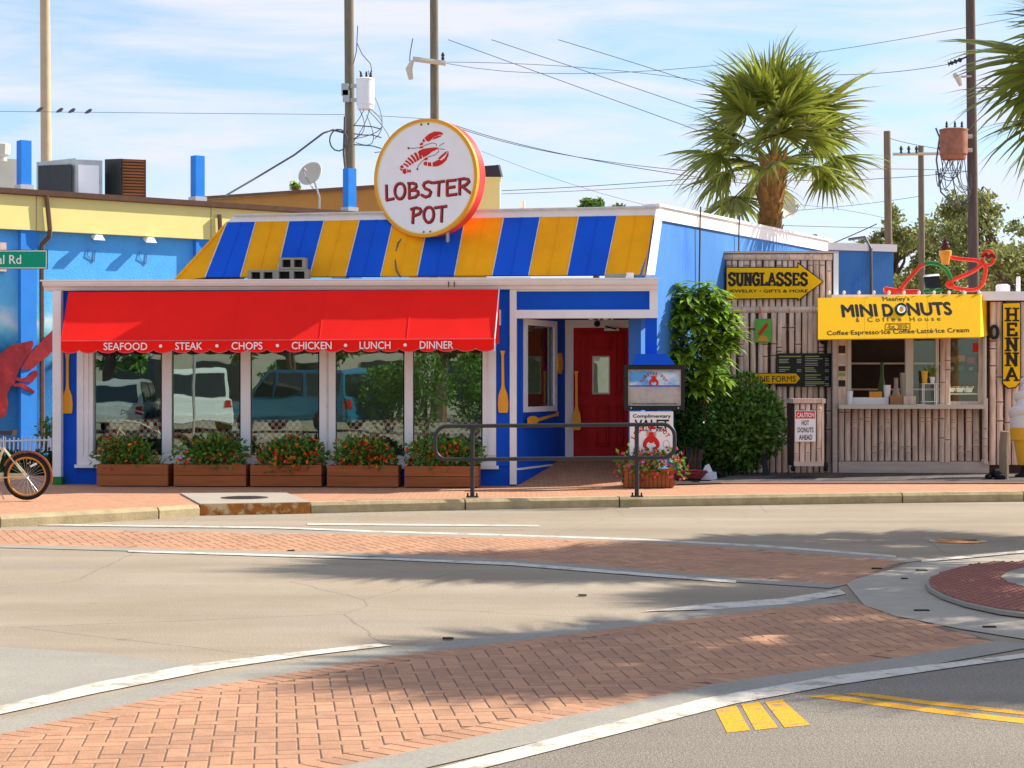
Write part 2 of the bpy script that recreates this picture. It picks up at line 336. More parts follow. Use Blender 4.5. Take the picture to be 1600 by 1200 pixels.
# ------------------------------------------------------------------ ground, road, crosswalks, kerb
def sheet(name, pts, z, m, **k):
    mb = MB(); pts = [Vector((q[0], q[1], z)) for q in pts]
    tr = tessellate_polygon([pts]); fs = []
    for t in tr:
        a, b, c = (pts[i] for i in t)
        fs.append(tuple(t) if (b-a).cross(c-a).z > 0 else tuple(t)[::-1])
    mb.add(pts, fs); return struct(name, mb, m, **k)
def gp(l, z=0): return [G(x, y, z) for x, y in l]
def ext(l, a, b):                                    # lengthen a polyline at both ends
    l = [Vector((q.x, q.y, 0)) for q in l]
    return [l[0]+(l[0]-l[1]).normalized()*a]+l+[l[-1]+(l[-1]-l[-2]).normalized()*b]
sheet('ground', [(-900, -600), (900, -600), (900, 1500), (-900, 1500)], -.03, 'pavement_grey')
kerb_px = [(0, 806), (248, 793), (313, 789), (485, 785), (727, 780), (968, 776), (1410, 770), (1600, 768)]
KZ = .14
kl = [G(x, y, KZ) for x, y in kerb_px]
kl = [kl[0]+(kl[0]-kl[1]).normalized()*9]+kl+[kl[-1]+Vector((12, .6, 0))]
road = [(q.x, q.y+.1) for q in kl]+[(kl[-1].x, -45), (kl[0].x-25, -45), (kl[0].x-25, kl[0].y-8)]
sheet('road', road, 0, 'asphalt')
sheet('pavement', [(q.x, q.y+.14) for q in kl]+[(kl[-1].x, 60), (kl[0].x, 60)], KZ-.012, 'sidewalk_brick')
kb = MB(); kb.box((0, 0, -2), (.01, .01, .01))
kerb = bpy.data.objects.new('kerb', None); COL.objects.link(kerb); setp(kerb, kind='structure', label='long pale concrete kerb along the brick pavement')
kerb.location = (0, 25, 0)
for i in range(len(kl)-1):
    if i == 3: continue                              # the storm inlet stands here
    a, b = kl[i], kl[i+1]; t = (b-a).normalized(); n = Vector((-t.y, t.x, 0)); a2 = a+t*.012; b2 = b-t*.012
    m = MB(); L0 = Vector((0, 0, -.05)); q = [(0, -.05), (-.005, .10), (.025, KZ), (.17, KZ), (.17, -.05)]
    m.hexa([Vector((a2.x, a2.y, 0))+n*y+Vector((0, 0, z)) for y, z in q], [Vector((b2.x, b2.y, 0))+n*y+Vector((0, 0, z)) for y, z in q])
    obj('kerb_segment', m, 'kerb_concrete', kerb)
# storm inlet
a, b = kl[3], kl[4]; c = (a+b)/2
inl = thing('storm_inlet', 'concrete storm drain inlet with rusty front edge set in the kerb', 'storm drain', (c.x, c.y+.7, 0))
A = G(313, 788, KZ); B_ = G(485, 785, KZ); C_ = G(447, 770, KZ); D_ = G(282, 771, KZ)
up = Vector((0, 0, 1))
obj('slab', MB().hexa([q-up*.16 for q in (A, B_, C_, D_)], [q+up*.006 for q in (A, B_, C_, D_)]), 'pavement_grey', inl)
t = (B_-A).normalized(); n = Vector((t.y, -t.x, 0))
obj('rust_plate', MB().hexa([A+n*.002-up*.155, B_+n*.002-up*.155, B_+n*.012-up*.155, A+n*.012-up*.155], [A+n*.002, B_+n*.002, B_+n*.012, A+n*.012]), 'rust', inl)
mc = G(382, 778.5, KZ); cov = MB(); cov.lathe(mc+up*.006, [(.31, 0), (.31, .006), (.27, .007)], 28)
mh = obj('manhole_cover', cov, 'iron', inl)
kn = MB()
for i in range(-7, 8):
    for j in range(-7, 8):
        if math.hypot(i, j) < 7: kn.box(mc+Vector((i*.036, j*.036, .016)), (.02, .02, .006))
obj('tread_knobs', kn, 'iron', mh, kind='stuff')
# --- crosswalks
def inside(p, poly):
    r = False; n = len(poly)
    for i in range(n):
        a, b = poly[i], poly[(i+1) % n]
        if (a.y > p.y) != (b.y > p.y) and p.x < (b.x-a.x)*(p.y-a.y)/(b.y-a.y)+a.x: r = not r
    return r
def herring(poly, deg, z0, z1, a=.1):
    ang = math.radians(deg); u = Vector((math.cos(ang), math.sin(ang), 0)); v = Vector((-u.y, u.x, 0)); res = []
    us = [q.dot(u) for q in poly]; vs = [q.dot(v) for q in poly]
    for i in range(int(min(us)/a)-2, int(max(us)/a)+2):
        for j in range(int(min(vs)/a)-2, int(max(vs)/a)+2):
            c = (i-j) % 4
            if c == 0: w, h = 2, 1
            elif c == 3: w, h = 1, 2
            else: continue
            ctr = u*((i+w/2)*a)+v*((j+h/2)*a)
            if inside(ctr, poly): res.append((ctr, w*a, h*a, ang))
    return res
brick_me = {}
def brickmesh(w, h):
    k = (round(w, 2), round(h, 2))
    if k not in brick_me:
        g = .0042; m = MB(); x, y = w/2-g, h/2-g; b = .004
        m.add([(-x, -y, 0), (x, -y, 0), (x, y, 0), (-x, y, 0), (-x, -y, .0022), (x, -y, .0022), (x, y, .0022), (-x, y, .0022), (-x+b, -y+b, .0036), (x-b, -y+b, .0036), (x-b, y-b, .0036), (-x+b, y-b, .0036)],
              [(0, 1, 5, 4), (1, 2, 6, 5), (2, 3, 7, 6), (3, 0, 4, 7), (4, 5, 9, 8), (5, 6, 10, 9), (6, 7, 11, 10), (7, 4, 8, 11), (8, 9, 10, 11)])
        brick_me[k] = mesh_of('brick', m, 'paver')
    return brick_me[k]
def soldier(line, side, a=.1, d=.2):
    res = []; acc = 0
    for i in range(len(line)-1):
        p, q = line[i], line[i+1]; t = (q-p).normalized(); n = Vector((-t.y, t.x, 0))*side; l = (q-p).length; s = a/2
        while s < l: res.append((p+t*s+n*(d/2), a, d, math.atan2(t.y, t.x))); s += a
    return res
def crosswalk(name, U, Lw, deg, label, nind):
    base = U+Lw[::-1]
    o = sheet(name, base, .0016, 'joint', label=label)
    sh = lambda line, s: [q+Vector((-(line[min(i+1, len(line)-1)]-line[max(i-1, 0)]).normalized().y, (line[min(i+1, len(line)-1)]-line[max(i-1, 0)]).normalized().x, 0))*s for i, q in enumerate(line)]
    field = sh(U, -.15)+sh(Lw, .15)[::-1]
    sol = soldier(U, -1)+soldier(Lw, 1); top = set(id(q) for q in sol); bl = herring(field, deg, .004, .013)+sol
    fx = lambda c: abs(c[0].x/c[0].y) < .285 and c[0].y > 8
    bl.sort(key=lambda c: (not fx(c), c[0].y))
    for it in bl[:nind]:
        c, w, h, an = it
        inst(brickmesh(w, h), 'brick', (c.x, c.y, .002+(.0012 if id(it) in top else 0)+random.uniform(-.0004, .0004)), o, (random.uniform(-.002, .002), random.uniform(-.002, .002), an+random.uniform(-.012, .012)))
    mb = MB()
    for it in bl[nind:]:
        c, w, h, an = it
        ca, sa = math.cos(an), math.sin(an); z = .002+(.0012 if id(it) in top else 0)+random.uniform(-.0004, .0004)
        me = brickmesh(w, h)
        mb.add([(c.x+q.co.x*ca-q.co.y*sa, c.y+q.co.x*sa+q.co.y*ca, z+q.co.z) for q in me.vertices], [tuple(p.vertices) for p in me.polygons])
    obj('brick_field', mb, 'paver_stuff', o, kind='stuff')
    return o
U1 = ext(gp([(65, 1133), (300, 1078), (600, 1028), (800, 1003), (1225, 949), (1330, 941)]), 2.2, 0)[:-1]
L1 = ext(gp([(850, 1130), (1120, 1070), (1400, 1030), (1560, 1003)]), 2.2, 0)[:-1]
crosswalk('crosswalk', U1, L1, 7+90-90, 'near brick crosswalk with herringbone pavers across the road', 300)
U2 = ext(gp([(0, 827), (200, 830), (400, 833), (600, 836), (800, 841), (1000, 847), (1200, 860), (1420, 879)]), 4, 0)[:-1]
L2 = ext(gp([(0, 852), (200, 857), (400, 862), (600, 866), (800, 875), (1000, 891), (1200, 907), (1320, 915)]), 4, 0)[:-1]
crosswalk('crosswalk', U2, L2, 20, 'far brick crosswalk in front of the restaurant kerb', 0)
# concrete edging strips, the apron by the island and the painted lines
def off(line, s):
    r = []
    for i, q in enumerate(line):
        t = (line[min(i+1, len(line)-1)]-line[max(i-1, 0)]).normalized(); r.append(q+Vector((-t.y, t.x, 0))*s)
    return r
for nm, line, a, b in (('crosswalk_edging', U1, -.02, .26), ('crosswalk_edging', L1, -.30, .02), ('crosswalk_edging', U2, -.02, .34), ('crosswalk_edging', L2, -.30, .02)):
    sheet(nm, off(line, a)+off(line, b)[::-1], .0062, 'concrete')
sheet('concrete_apron', gp([(1322, 913), (1340, 905), (1385, 893), (1435, 881), (1520, 874), (1600, 866), (1760, 850), (1760, 1030), (1600, 1000), (1500, 984), (1400, 964), (1350, 947)]), .0078, 'pavement_grey')
sheet('road_patch', gp([(-60, 1007), (170, 1022), (345, 1043), (300, 1052), (150, 1085), (0, 1114), (-60, 1126)]), .0018, 'concrete')
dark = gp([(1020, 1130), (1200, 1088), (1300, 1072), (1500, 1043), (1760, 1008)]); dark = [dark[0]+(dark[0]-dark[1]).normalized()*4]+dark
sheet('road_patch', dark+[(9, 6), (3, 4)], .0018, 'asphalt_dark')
sheet('white_line', gp([(-60, 1118), (0, 1105), (150, 1068), (300, 1040), (450, 1022), (590, 1007), (612, 1010), (480, 1026), (345, 1046), (150, 1085), (0, 1118), (-60, 1131)]), .0072, 'white_paint_worn')
sheet('white_line', gp([(1000, 957), (1100, 945), (1225, 936), (1312, 922), (1322, 929), (1232, 945), (1120, 953)]), .0072, 'white_paint_worn')
lo = gp([(960, 1130), (1100, 1093), (1300, 1058), (1500, 1035), (1760, 1003)]); hi = gp([(1045, 1128), (1150, 1101), (1300, 1073), (1500, 1043), (1760, 1008)])
lo = [lo[0]+(lo[0]-lo[1]).normalized()*3]+lo; hi = [hi[0]+(hi[0]-hi[1]).normalized()*3]+hi
sheet('white_line', lo+hi[::-1], .0074, 'white_paint_worn')
sheet('white_line', gp([(-40, 818), (430, 824), (590, 830), (800, 836), (1000, 842.5), (1200, 853), (1400, 869), (1400, 872), (1200, 856), (1000, 845), (800, 838.5), (590, 832.5), (430, 826.5), (-40, 820.5)]), .0074, 'white_paint_worn')
sheet('white_line', gp([(480, 818), (840, 821), (845, 823.5), (480, 821)]), .006, 'white_paint_worn')
sheet('white_line', gp([(200, 861), (600, 872), (800, 880), (1000, 896), (1150, 908), (1150, 912), (1000, 900.5), (800, 884.5), (600, 875.5), (200, 863.5)]), .0074, 'white_paint_worn')
sheet('white_line', gp([(1440, 876), (1600, 861), (1760, 846), (1760, 849.5), (1600, 865), (1440, 880)]), .0095, 'white_paint_worn')
for l in ([(1118, 1110), (1150, 1103), (1172, 1142), (1136, 1146)], [(1158, 1102), (1186, 1098), (1216, 1138), (1180, 1142)], [(1195, 1098), (1222, 1094), (1266, 1134), (1226, 1138)]):
    sheet('yellow_line', gp(l), .004, 'yellow_paint')
sheet('yellow_line', gp([(1262, 1089), (1300, 1086), (1450, 1107), (1600, 1124), (1760, 1143), (1760, 1152), (1600, 1132), (1450, 1114)]), .004, 'yellow_paint')
sheet('yellow_line', gp([(1316, 1085), (1345, 1083), (1450, 1096), (1600, 1112), (1760, 1129), (1760, 1136), (1600, 1118), (1450, 1102)]), .004, 'yellow_paint')
# tactile island ramp
isl = gp([(1452, 919), (1458, 911), (1472, 904), (1500, 895), (1545, 888), (1620, 886), (1760, 886), (1760, 985), (1600, 966), (1560, 961), (1510, 950), (1475, 938), (1456, 927)])
hole = gp([(1564, 913), (1572, 906), (1600, 898), (1760, 880), (1760, 960), (1600, 928), (1575, 921)])
mb = MB(); mb.poly([Vector((q.x, q.y, .02)) for q in isl], (0, 0, .035))
ramp = obj('tactile_ramp', mb, 'tactile', label='red raised tactile paving pad of the traffic island', kind='structure')
cen = sum(isl, Vector())/len(isl)
rim = MB(); rim.poly([Vector((q.x, q.y, .018)) for q in [cen+(p-cen)*1.06 for p in isl]], (0, 0, .028)); obj('ramp_edge', rim, 'concrete', ramp)
obj('ramp_core', MB().poly([Vector((q.x, q.y, .052)) for q in hole], (0, 0, .012)), 'concrete', ramp)
dm = MB(); y = 13.2; r = 0
ang = math.radians(8)
while y < 18:
    x = 3.2+(r % 2)*.04
    while x < 6.6:
        p = Vector((x+(y-15)*.1, y, 0))
        if abs(p.x/p.y) < .272 and inside(p, isl) and not inside(p, hole): dm.lathe((p.x, p.y, .054), [(.022, 0), (.012, .012)], 6)
        x += .08
    y += .075; r += 1
obj('domes', dm, 'tactile', ramp, kind='stuff')
obj('drain_grate', MB().lathe(G(1497, 846)+Vector((0, 0, .002)), [(.3, 0), (.3, .006), (.25, .007)], 20), 'rust', None, kind='structure', label='small rusty drain cover in the far lane')
# scattered road litter: dark leaf scraps
lt = MB()
for px, py in ((1518, 846), (1520, 884), (1560, 880), (1440, 893), (1413, 906), (1440, 956), (455, 862), (910, 932), (1370, 890), (700, 1000), (1546, 982)):
    p = G(px, py); lt.box((p.x, p.y, .012), (random.uniform(.05, .12), .04, .01))
obj('leaf_litter', lt, 'soil', kind='stuff', label='scraps of dark leaf litter lying on the road', category='litter')
# ------------------------------------------------------------------ restaurant
R = Frame((-6.745, 28.7), -3.87)
rest = thing('restaurant', 'blue and orange seafood restaurant with red awning and striped roof', 'restaurant', R.w(4.4, .2, KZ))
W0 = KZ-.05                                           # wall foot
def piece(name, m, x0, y0, x1, y1, d0, d1, par=rest, fr=R, **k): return obj(name, MB().fbox(fr, x0, y0, x1, y1, d0, d1), m, par, **k)
piece('wall', 'blue', 95, 452, 121, 765, 0, .25)
piece('wall', 'blue', 121, 729, 797, 765, .005, .25)
piece('wall', 'blue', 774, 452, 797, 729, 0, .25)
piece('wall', 'blue', 121, 452, 774, 541, .06, .25)
# window unit
win = piece('window_frame', 'white_trim', 120, 536, 145, 729, -.035, .12)
for x0, x1 in ((253, 268), (376, 391), (499, 524), (632, 645), (754, 775)): piece('mullion', 'white_trim', x0, 541, x1, 712, -.02, .12, win)
piece('sill_rail', 'white_trim', 145, 712, 775, 729, -.035, .12, win)
piece('head_rail', 'white_trim', 145, 536, 775, 546, -.02, .12, win)
piece('window_sill', 'white_trim', 116, 727, 779, 732, -.08, .02, win)
for x0, x1 in ((127, 130), (136, 138), (763, 765)): piece('frame_bead', 'white_trim', x0, 541, x1, 712, -.048, -.03, win)
for x0, x1 in ((510, 513),): piece('frame_bead', 'seam', x0, 541, x1, 712, -.03, -.012, win)
for x0, x1 in ((145, 253), (268, 376), (391, 499), (524, 632), (645, 754)):
    q = [R.p(x0-1, 541, .05), R.p(x1+1, 541, .05), R.p(x1+1, 713, .05), R.p(x0-1, 713, .05)]
    obj('window_pane', MB().quad(*q[::-1]), 'window_glass', win)
    for xa in (x0, x1-2): piece('gasket', 'black', xa, 546, xa+1.6, 712, .03, .06, win)
# cornice with gutter profile
def rail(name, m, prof, xa, xb, par=rest, fr=R):       # profile (depth, z) swept along the front
    return obj(name, MB().hexa([fr.w(xa, d, z) for d, z in prof], [fr.w(xb, d, z) for d, z in prof]), m, par)
_, zc0 = R.xz(560, 452, -.22); _, zc1 = R.xz(560, 438, -.22)
xa, _ = R.xz(66, 450, -.22); xb, _ = R.xz(1028, 450, -.22)
rail('cornice', 'white_trim', [(.3, zc0), (-.10, zc0), (-.13, zc0+.045), (-.19, zc0+.06), (-.22, zc1-.03), (-.22, zc1), (.3, zc1)], xa, xb)
rail('gutter_lip', 'white_trim', [(-.18, zc1+.001), (-.245, zc1+.001), (-.245, zc1+.022), (-.18, zc1+.022)], xa-.03, xb+.02)
xg0, _ = R.xz(780, 450, -.3)
obj('flat_roof', MB().lbox(R, .15, 8.75, -.17, 1.3, zc1-.02, zc1+.012), 'metal_grey', rest)
for x0, x1, y in ((260, 900, 437), (330, 540, 440), (640, 830, 435)): obj('roof_flashing', MB().fbox(R, x0, y-1.5, x1, y+1, .05+random.uniform(0, .1), .4), 'seam', rest)
for px in (700, 709): piece('gutter_bracket', 'metal_brown', px, 440, px+1.5, 449, -.232, -.22)
# downspout
ds = MB().fbox(R, 82, 454, 95, 746, -.16, -.04); obj('downspout', ds, 'white_trim', rest)
piece('downspout_shoe', 'tube_green', 81, 745, 96, 757, -.2, -.02)
# striped roof: every panel its own sheet
tops = [355, 400, 452, 507, 562, 615, 670, 727, 787, 844, 904, 964, 1022]; bots = [321, 376, 432, 484, 540, 595, 652, 710, 769, 826, 886, 945, 1008]
ty = lambda x: 349-(x-355)*.0165; by = lambda x: 434.5-(x-321)*.0055
DT, DB = .95, .45
for i in range(12):
    a = R.p(tops[i]+.6, ty(tops[i]), DT); b = R.p(tops[i+1]-.6, ty(tops[i+1]), DT); c = R.p(bots[i+1]-.6, by(bots[i+1]), DB); d = R.p(bots[i]+.6, by(bots[i]), DB)
    n = (b-a).cross(d-a).normalized(); n = n if n.y < 0 else -n
    if i % 2: m = 'orange_roof'
    else: m = 'blue_roof'
    pn = obj('roof_panel', MB().hexa([d, c, b, a], [q+n*.03 for q in (d, c, b, a)]), m, rest)
    e, f = (a+b)/2, (c+d)/2; t = (c-d).normalized()*.006
    obj('panel_seam', MB().hexa([f-t, f+t, e+t, e-t], [q+n*.038 for q in (f-t, f+t, e+t, e-t)]), m, pn)
    t = (c-d).normalized()*.007
    obj('panel_edge', MB().hexa([d-t*1.5, d+t*.6, a+t*.6, a-t*1.5], [q+n*.042 for q in (d-t*1.5, d+t*.6, a+t*.6, a-t*1.5)]), 'seam', pn)
    for k in range(3):
        sp = a.lerp(d, random.uniform(.05, .95)).lerp(b.lerp(c, .5), random.uniform(.1, .9)); 
a = R.p(355, 350, DT); b = R.p(321, 434.5, DB); c = R.p(272, 441, DB); n = Vector((0, -1, .4)).normalized()
obj('roof_panel', MB().hexa([c, b, a], [q+n*.028 for q in (c, b, a)]), 'orange_roof', rest)
c2 = R.w(R.xz(272, 441, DB)[0]+.1, 4, c.z); a2 = R.w(R.xz(355, 350, DT)[0]+.1, 4, a.z)
obj('roof_hip', MB().hexa([c, a, a2, c2], [q+Vector((.02, 0, -.04)) for q in (c, a, a2, c2)]), 'orange_roof', rest)
obj('hip_trim', MB().tube([c+n*.03, a+n*.03], .022, 6), 'orange_roof', rest)
# white fascia above the stripes and the flat top
A = R.p(352, 349, DT-.02); B_ = R.p(1024, 338, DT-.02); A2 = R.p(366, 337, DT-.02); B2 = R.p(1027, 323.5, DT-.02)
bk = Vector((.06, .18, 0))
obj('fascia', MB().hexa([A, B_, B2, A2], [q+bk for q in (A, B_, B2, A2)]), 'white_trim', rest)
obj('fascia_cap', MB().tube([A2+Vector((0, -.03, 0)), B2+Vector((.02, -.03, 0))], .022, 6), 'seam', rest)
# light blue side wall, running back to the right
S0 = Vector((R.p(1027, 323, DT).x, R.p(1027, 323, DT).y, 0)); sdir = Vector((3.73, 7.25, 0)).normalized(); sn = Vector((sdir.y, -sdir.x, 0))
ztop = R.p(1027, 323, DT).z
def sw(s, z, o=0): return S0+sdir*s+sn*o+Vector((0, 0, z))
Lw = 8.3
prof = [(-.62, W0), (-.62, R.p(1008, 432, DB).z-.02), (-.02, ztop-.16), (Lw, ztop-.16), (Lw, W0)]
obj('side_wall', MB().poly([sw(s, z) for s, z in prof], -sn*.2), 'sky_blue_wall', rest)
for q in ((-.05, Lw+.05, ztop-.20, ztop, .035), (-.07, Lw+.07, ztop, ztop+.04, .07)):
    obj('wall_cap', MB().hexa([sw(q[0], q[2], -.22), sw(q[1], q[2], -.22), sw(q[1], q[2], q[4]), sw(q[0], q[2], q[4])], [sw(q[0], q[3], -.22), sw(q[1], q[3], -.22), sw(q[1], q[3], q[4]), sw(q[0], q[3], q[4])]), 'white_trim', rest)
c = R.p(1010, 432, DB-.04); d = R.p(1025, 330, DT-.04)
obj('rake_trim', MB().hexa([c, c+Vector((.13, .12, 0)), d+Vector((.12, .12, 0)), d], [q+Vector((-.0, -.05, .03)) for q in (c, c+Vector((.13, .12, 0)), d+Vector((.12, .12, 0)), d)]), 'white_trim', rest)
for s in (1.55, 3.3): obj('conduit', MB().tube([sw(s, ztop+.12, .09), sw(s+.05, ztop-.05, .06), sw(s+.05, ztop-2.2, .03)], .014, 6), 'metal_brown', rest)
obj('main_roof', MB().hexa([A2+bk-up*.1, B2+bk-up*.1, sw(Lw, ztop-.06, -.1), R.w(1.6, 8.2, ztop-.06)], [A2+bk-up*.02, B2+bk-up*.02, sw(Lw, ztop-.02, -.1), R.w(1.6, 8.2, ztop-.02)]), 'metal_grey', rest)
# rear annex block
q0 = sw(Lw-.4, 0, -.25); An = MB(); e = Vector((1.75, .75, 0)); g = Vector((-2.2, 3, 0)); za = P(1340, 392, 36.6).z
An.hexa([q0+up*W0, q0+e+up*W0, q0+e+g+up*W0, q0+g+up*W0], [q0+up*za, q0+e+up*za, q0+e+g+up*za, q0+g+up*za]); obj('annex_wall', An, 'sky_blue_wall', rest)
k = [q0+Vector((-.06, -.06, 0)), q0+e+Vector((.06, -.05, 0)), q0+e+g, q0+g]
obj('annex_cap', MB().hexa([p+up*(za+.002) for p in k], [p+up*(za+.14) for p in k]), 'white_trim', rest)
for f in (.15, .72): obj('cable', MB().tube([q0+e*f+Vector((-.35, .3, za+.25)), q0+e*f+Vector((-.1, -.02, za+.27)), q0+e*f+Vector((0, -.09, za+.05)), q0+e*f+Vector((.02, -.07, 2.6))], .03, 6), 'wire', rest)
# rear and left walls close the shell
obj('rear_wall', MB().lbox(R, .1, 8, 7.6, 7.8, W0, zc1), 'sky_blue_wall', rest)
obj('left_wall', MB().lbox(R, .02, .22, .26, 7.6, W0, zc1-.03), 'blue', rest)
# interior of the dining room
obj('room_floor', MB().lbox(R, .25, 6.7, .26, 7.4, .25, .33), 'room_floor', rest)
obj('room_back', MB().lbox(R, .25, 7.75, 4.6, 4.75, .33, 3.0), 'room_wall', rest)
obj('room_ceiling', MB().lbox(R, .25, 7.0, .26, 4.55, 3.0, 3.08), 'room_wall', rest)
obj('room_side', MB().lbox(R, 7.62, 7.75, 2.6, 4.55, .33, 3.0), 'room_wall', rest)
# awning
aw_tl = R.p(107, 456.5, -.24); aw_tr = R.p(780, 452.5, -.24); aw_bl = R.p(95, 533, -.88); aw_br = R.p(773, 529.5, -.88)
dn = Vector((0, 0, -.012))
cv = MB(); NX = 40; NS = 8
for i in range(NX+1):
    for j in range(NS+1):
        p = aw_tl.lerp(aw_tr, i/NX).lerp(aw_bl.lerp(aw_br, i/NX), j/NS)
        sag = -.016*math.sin(PI*j/NS)*(.75+.4*abs(math.sin(PI*i/8)))+.0015*math.sin(i*2.3+j); cv.v.append(p+Vector((0, 0, sag)))
for i in range(NX):
    for j in range(NS):
        k = i*(NS+1)+j; cv.f.append((k, k+1, k+NS+2, k+NS+1))
awn = obj('awning', cv, 'red_fabric', rest, smooth=True, label='red canvas awning over the dining room windows')
val = MB(); zt = 0; bx0, zb0 = R.xz(95, 533, -.88); bx1, zb1 = R.xz(773, 529.5, -.88); nsc = 23
hval = .175
tp = []; bt = []
for i in range(nsc*8+1):
    f = i/(nsc*8); x = bx0+(bx1-bx0)*f; z = zb0+(zb1-zb0)*f; s = abs(math.sin(PI*nsc*f))
    y = -.882-.012*math.sin(f*37); tp.append(R.w(x, -.882, z)); bt.append(R.w(x, y, z-hval+.045*(1-s**.6)))
n0 = len(tp); val.v = tp+bt; val.f = [(i, n0+i, n0+i+1, i+1) for i in range(n0-1)]
obj('valance', val, 'red_fabric', awn)
obj('valance_piping', MB().tube([q+R.v*-.004 for q in bt], .0065, 4), 'flower_pink', awn)
obj('awning_piping', MB().tube([R.w(bx0, -.888, zb0), R.w(bx1, -.888, zb1)], .008, 5), 'flower_pink', awn)
for s, (a, b) in enumerate(((aw_tl, aw_bl), (aw_tr, aw_br))):
    m = MB(); e = Vector((a.x, a.y, b.z)); m.poly([a, b, b-up*.06, e-up*.06], R.u*(.006 if s == 0 else -.006)); obj('awning_end', m, 'red_fabric', awn)
    if s: obj('awning_piping', MB().tube([a, b, b-up*.17], .009, 5), 'white_trim', awn)
for k in range(1, 5): a, b = aw_tl.lerp(aw_tr, k/5), aw_bl.lerp(aw_br, k/5); obj('awning_seam', MB().tube([a.lerp(b, q/6)+Vector((0, 0, -.012*math.sin(PI*q/6)-.004)) for q in range(7)], .008, 4), 'red_fabric', awn)
obj('awning_bar', MB().tube([aw_bl+R.v*.02-up*.02, aw_br+R.v*.02-up*.02], .018, 6), 'metal_grey', awn)
for w_, x0, x1 in (('SEAFOOD', 162, 230), ('STEAK', 274, 316), ('CHOPS', 362, 410), ('CHICKEN', 456, 518), ('LUNCH', 562, 610), ('DINNER', 656, 708)):
    yo = -(x0-162)*.0046
    obj('lettering', ptext(R, w_, x0, 535.5+yo, x1, 547+yo, -.905, bold=.012, th=.003), 'white', awn)
for px in (251, 339, 433.5, 540, 633):
    c = R.p(px, 541.2-(px-162)*.0046, -.91); obj('lettering_dot', MB().lathe(c, [(.024, 0), (.024, .004)], 12, -R.v), 'white', awn)
piece('wall_lamp', 'white', 777, 484, 782, 508, -.12, 0)
# entry portico
piece('portico_post', 'white_trim', 796.5, 449, 807, 757, -.06, .2)
piece('portico_panel', 'blue', 806.5, 452, 1016, 485, .0, .15)
piece('portico_beam', 'white_trim', 806.5, 484, 1028, 497, -.05, .2)
piece('portico_corner', 'white_trim', 1015, 449.5, 1028, 484, -.04, .2)
piece('panel_trim', 'white_trim', 806.5, 451, 1016, 455, -.03, .05)
obj('portico_ceiling', MB().lbox(R, R.xz(806, 480, .2)[0], R.xz(1027, 480, .2)[0], .16, 2.6, R.xz(900, 488, .0)[1], R.xz(900, 484, 0)[1]), 'white_trim', rest)
obj('portico_side', MB().fbox(R, 1018, 452, 1027.5, 496, .2, 1.9), 'blue', rest)
ppost = piece('porch_post', 'blue', 1008, 496, 1026.5, 760, .0, .18)
# angled wall with its window
E0 = R.p(807, 700, .02); E1 = P(884, 700, 30.3); ev = Vector((E1.x-E0.x, E1.y-E0.y, 0)); el = ev.length; ev.normalize(); en = Vector((ev.y, -ev.x, 0))
class EF(Frame):
    pass
Ef = EF((E0.x, E0.y), math.degrees(math.atan2(ev.y, ev.x)))
ztp = R.xz(806, 486, .0)[1]
xw0, zw1 = Ef.xz(822, 508, 0); xw1, zw0 = Ef.xz(864, 634, 0)
for x0, x1, z0, z1 in ((0, xw0, W0, ztp), (xw1, el, W0, ztp), (xw0, xw1, W0, zw0), (xw0, xw1, zw1, ztp)):
    obj('entry_wall', MB().lbox(Ef, x0, x1, 0, .16, z0, z1), 'blue', rest)
ew = obj('entry_window', MB().lbox(Ef, xw0-.12, xw1+.12, -.03, .05, zw1, zw1+.09), 'white_trim', rest)
for x0, x1, z0, z1 in ((xw0-.12, xw0, zw0-.08, zw1), (xw1, xw1+.12, zw0-.08, zw1), (xw0, xw1, zw0-.08, zw0)): obj('window_frame', MB().lbox(Ef, x0, x1, -.03, .05, z0, z1), 'white_trim', ew)
obj('window_pane', MB().quad(Ef.w(xw0, .03, zw0), Ef.w(xw1, .03, zw0), Ef.w(xw1, .03, zw1), Ef.w(xw0, .03, zw1)), 'window_glass', ew)
obj('skirting', MB().lbox(Ef, 0, el*.62, -.04, 0, W0, .36), 'blue', rest)
obj('skirting_cap', MB().lbox(Ef, 0, el*.66, -.05, 0, .36, .385), 'white_trim', rest)
# door
Dd = Frame((E1.x, 30.3), -2)
dz0 = .478
piece('door_jamb', 'white_trim', 883, 500, 896, 716, -.04, .1, fr=Dd); piece('door_jamb', 'white_trim', 984, 500, 993, 716, -.04, .1, fr=Dd); piece('door_head', 'white_trim', 896, 500, 984, 512, -.04, .1, fr=Dd)
piece('wall', 'blue', 880, 470, 1034, 500, 0, .15, fr=Dd); piece('wall', 'blue', 993, 500, 1036, 716, 0, .15, fr=Dd)
door = piece('door', 'red_door', 895.5, 512, 984, 713.5, .01, .06, label='dark red panelled entrance door', fr=Dd)
for x0, y0, x1, y1 in ((904, 520, 918, 572), (924, 518, 955, 546), (961, 520, 975, 572), (904, 582, 918, 616), (961, 582, 975, 616), (905, 634, 917, 696), (930, 634, 951, 696), (961, 634, 973, 696)):
    f = MB()
    for a, b, c, d in ((x0, y0, x1, y0+2.6), (x0, y1-2.6, x1, y1), (x0, y0, x0+2.6, y1), (x1-2.6, y0, x1, y1)): f.fbox(Dd, a, b, c, d, -.034, .015)
    pn = obj('door_panel', f, 'red_door', door); obj('panel_field', MB().fbox(Dd, x0+4, y0+4, x1-4, y1-4, -.016, .012), 'red_door', pn)
dw = piece('door_window', 'seam', 925.5, 556, 953, 616, -.012, .02, door, Dd)
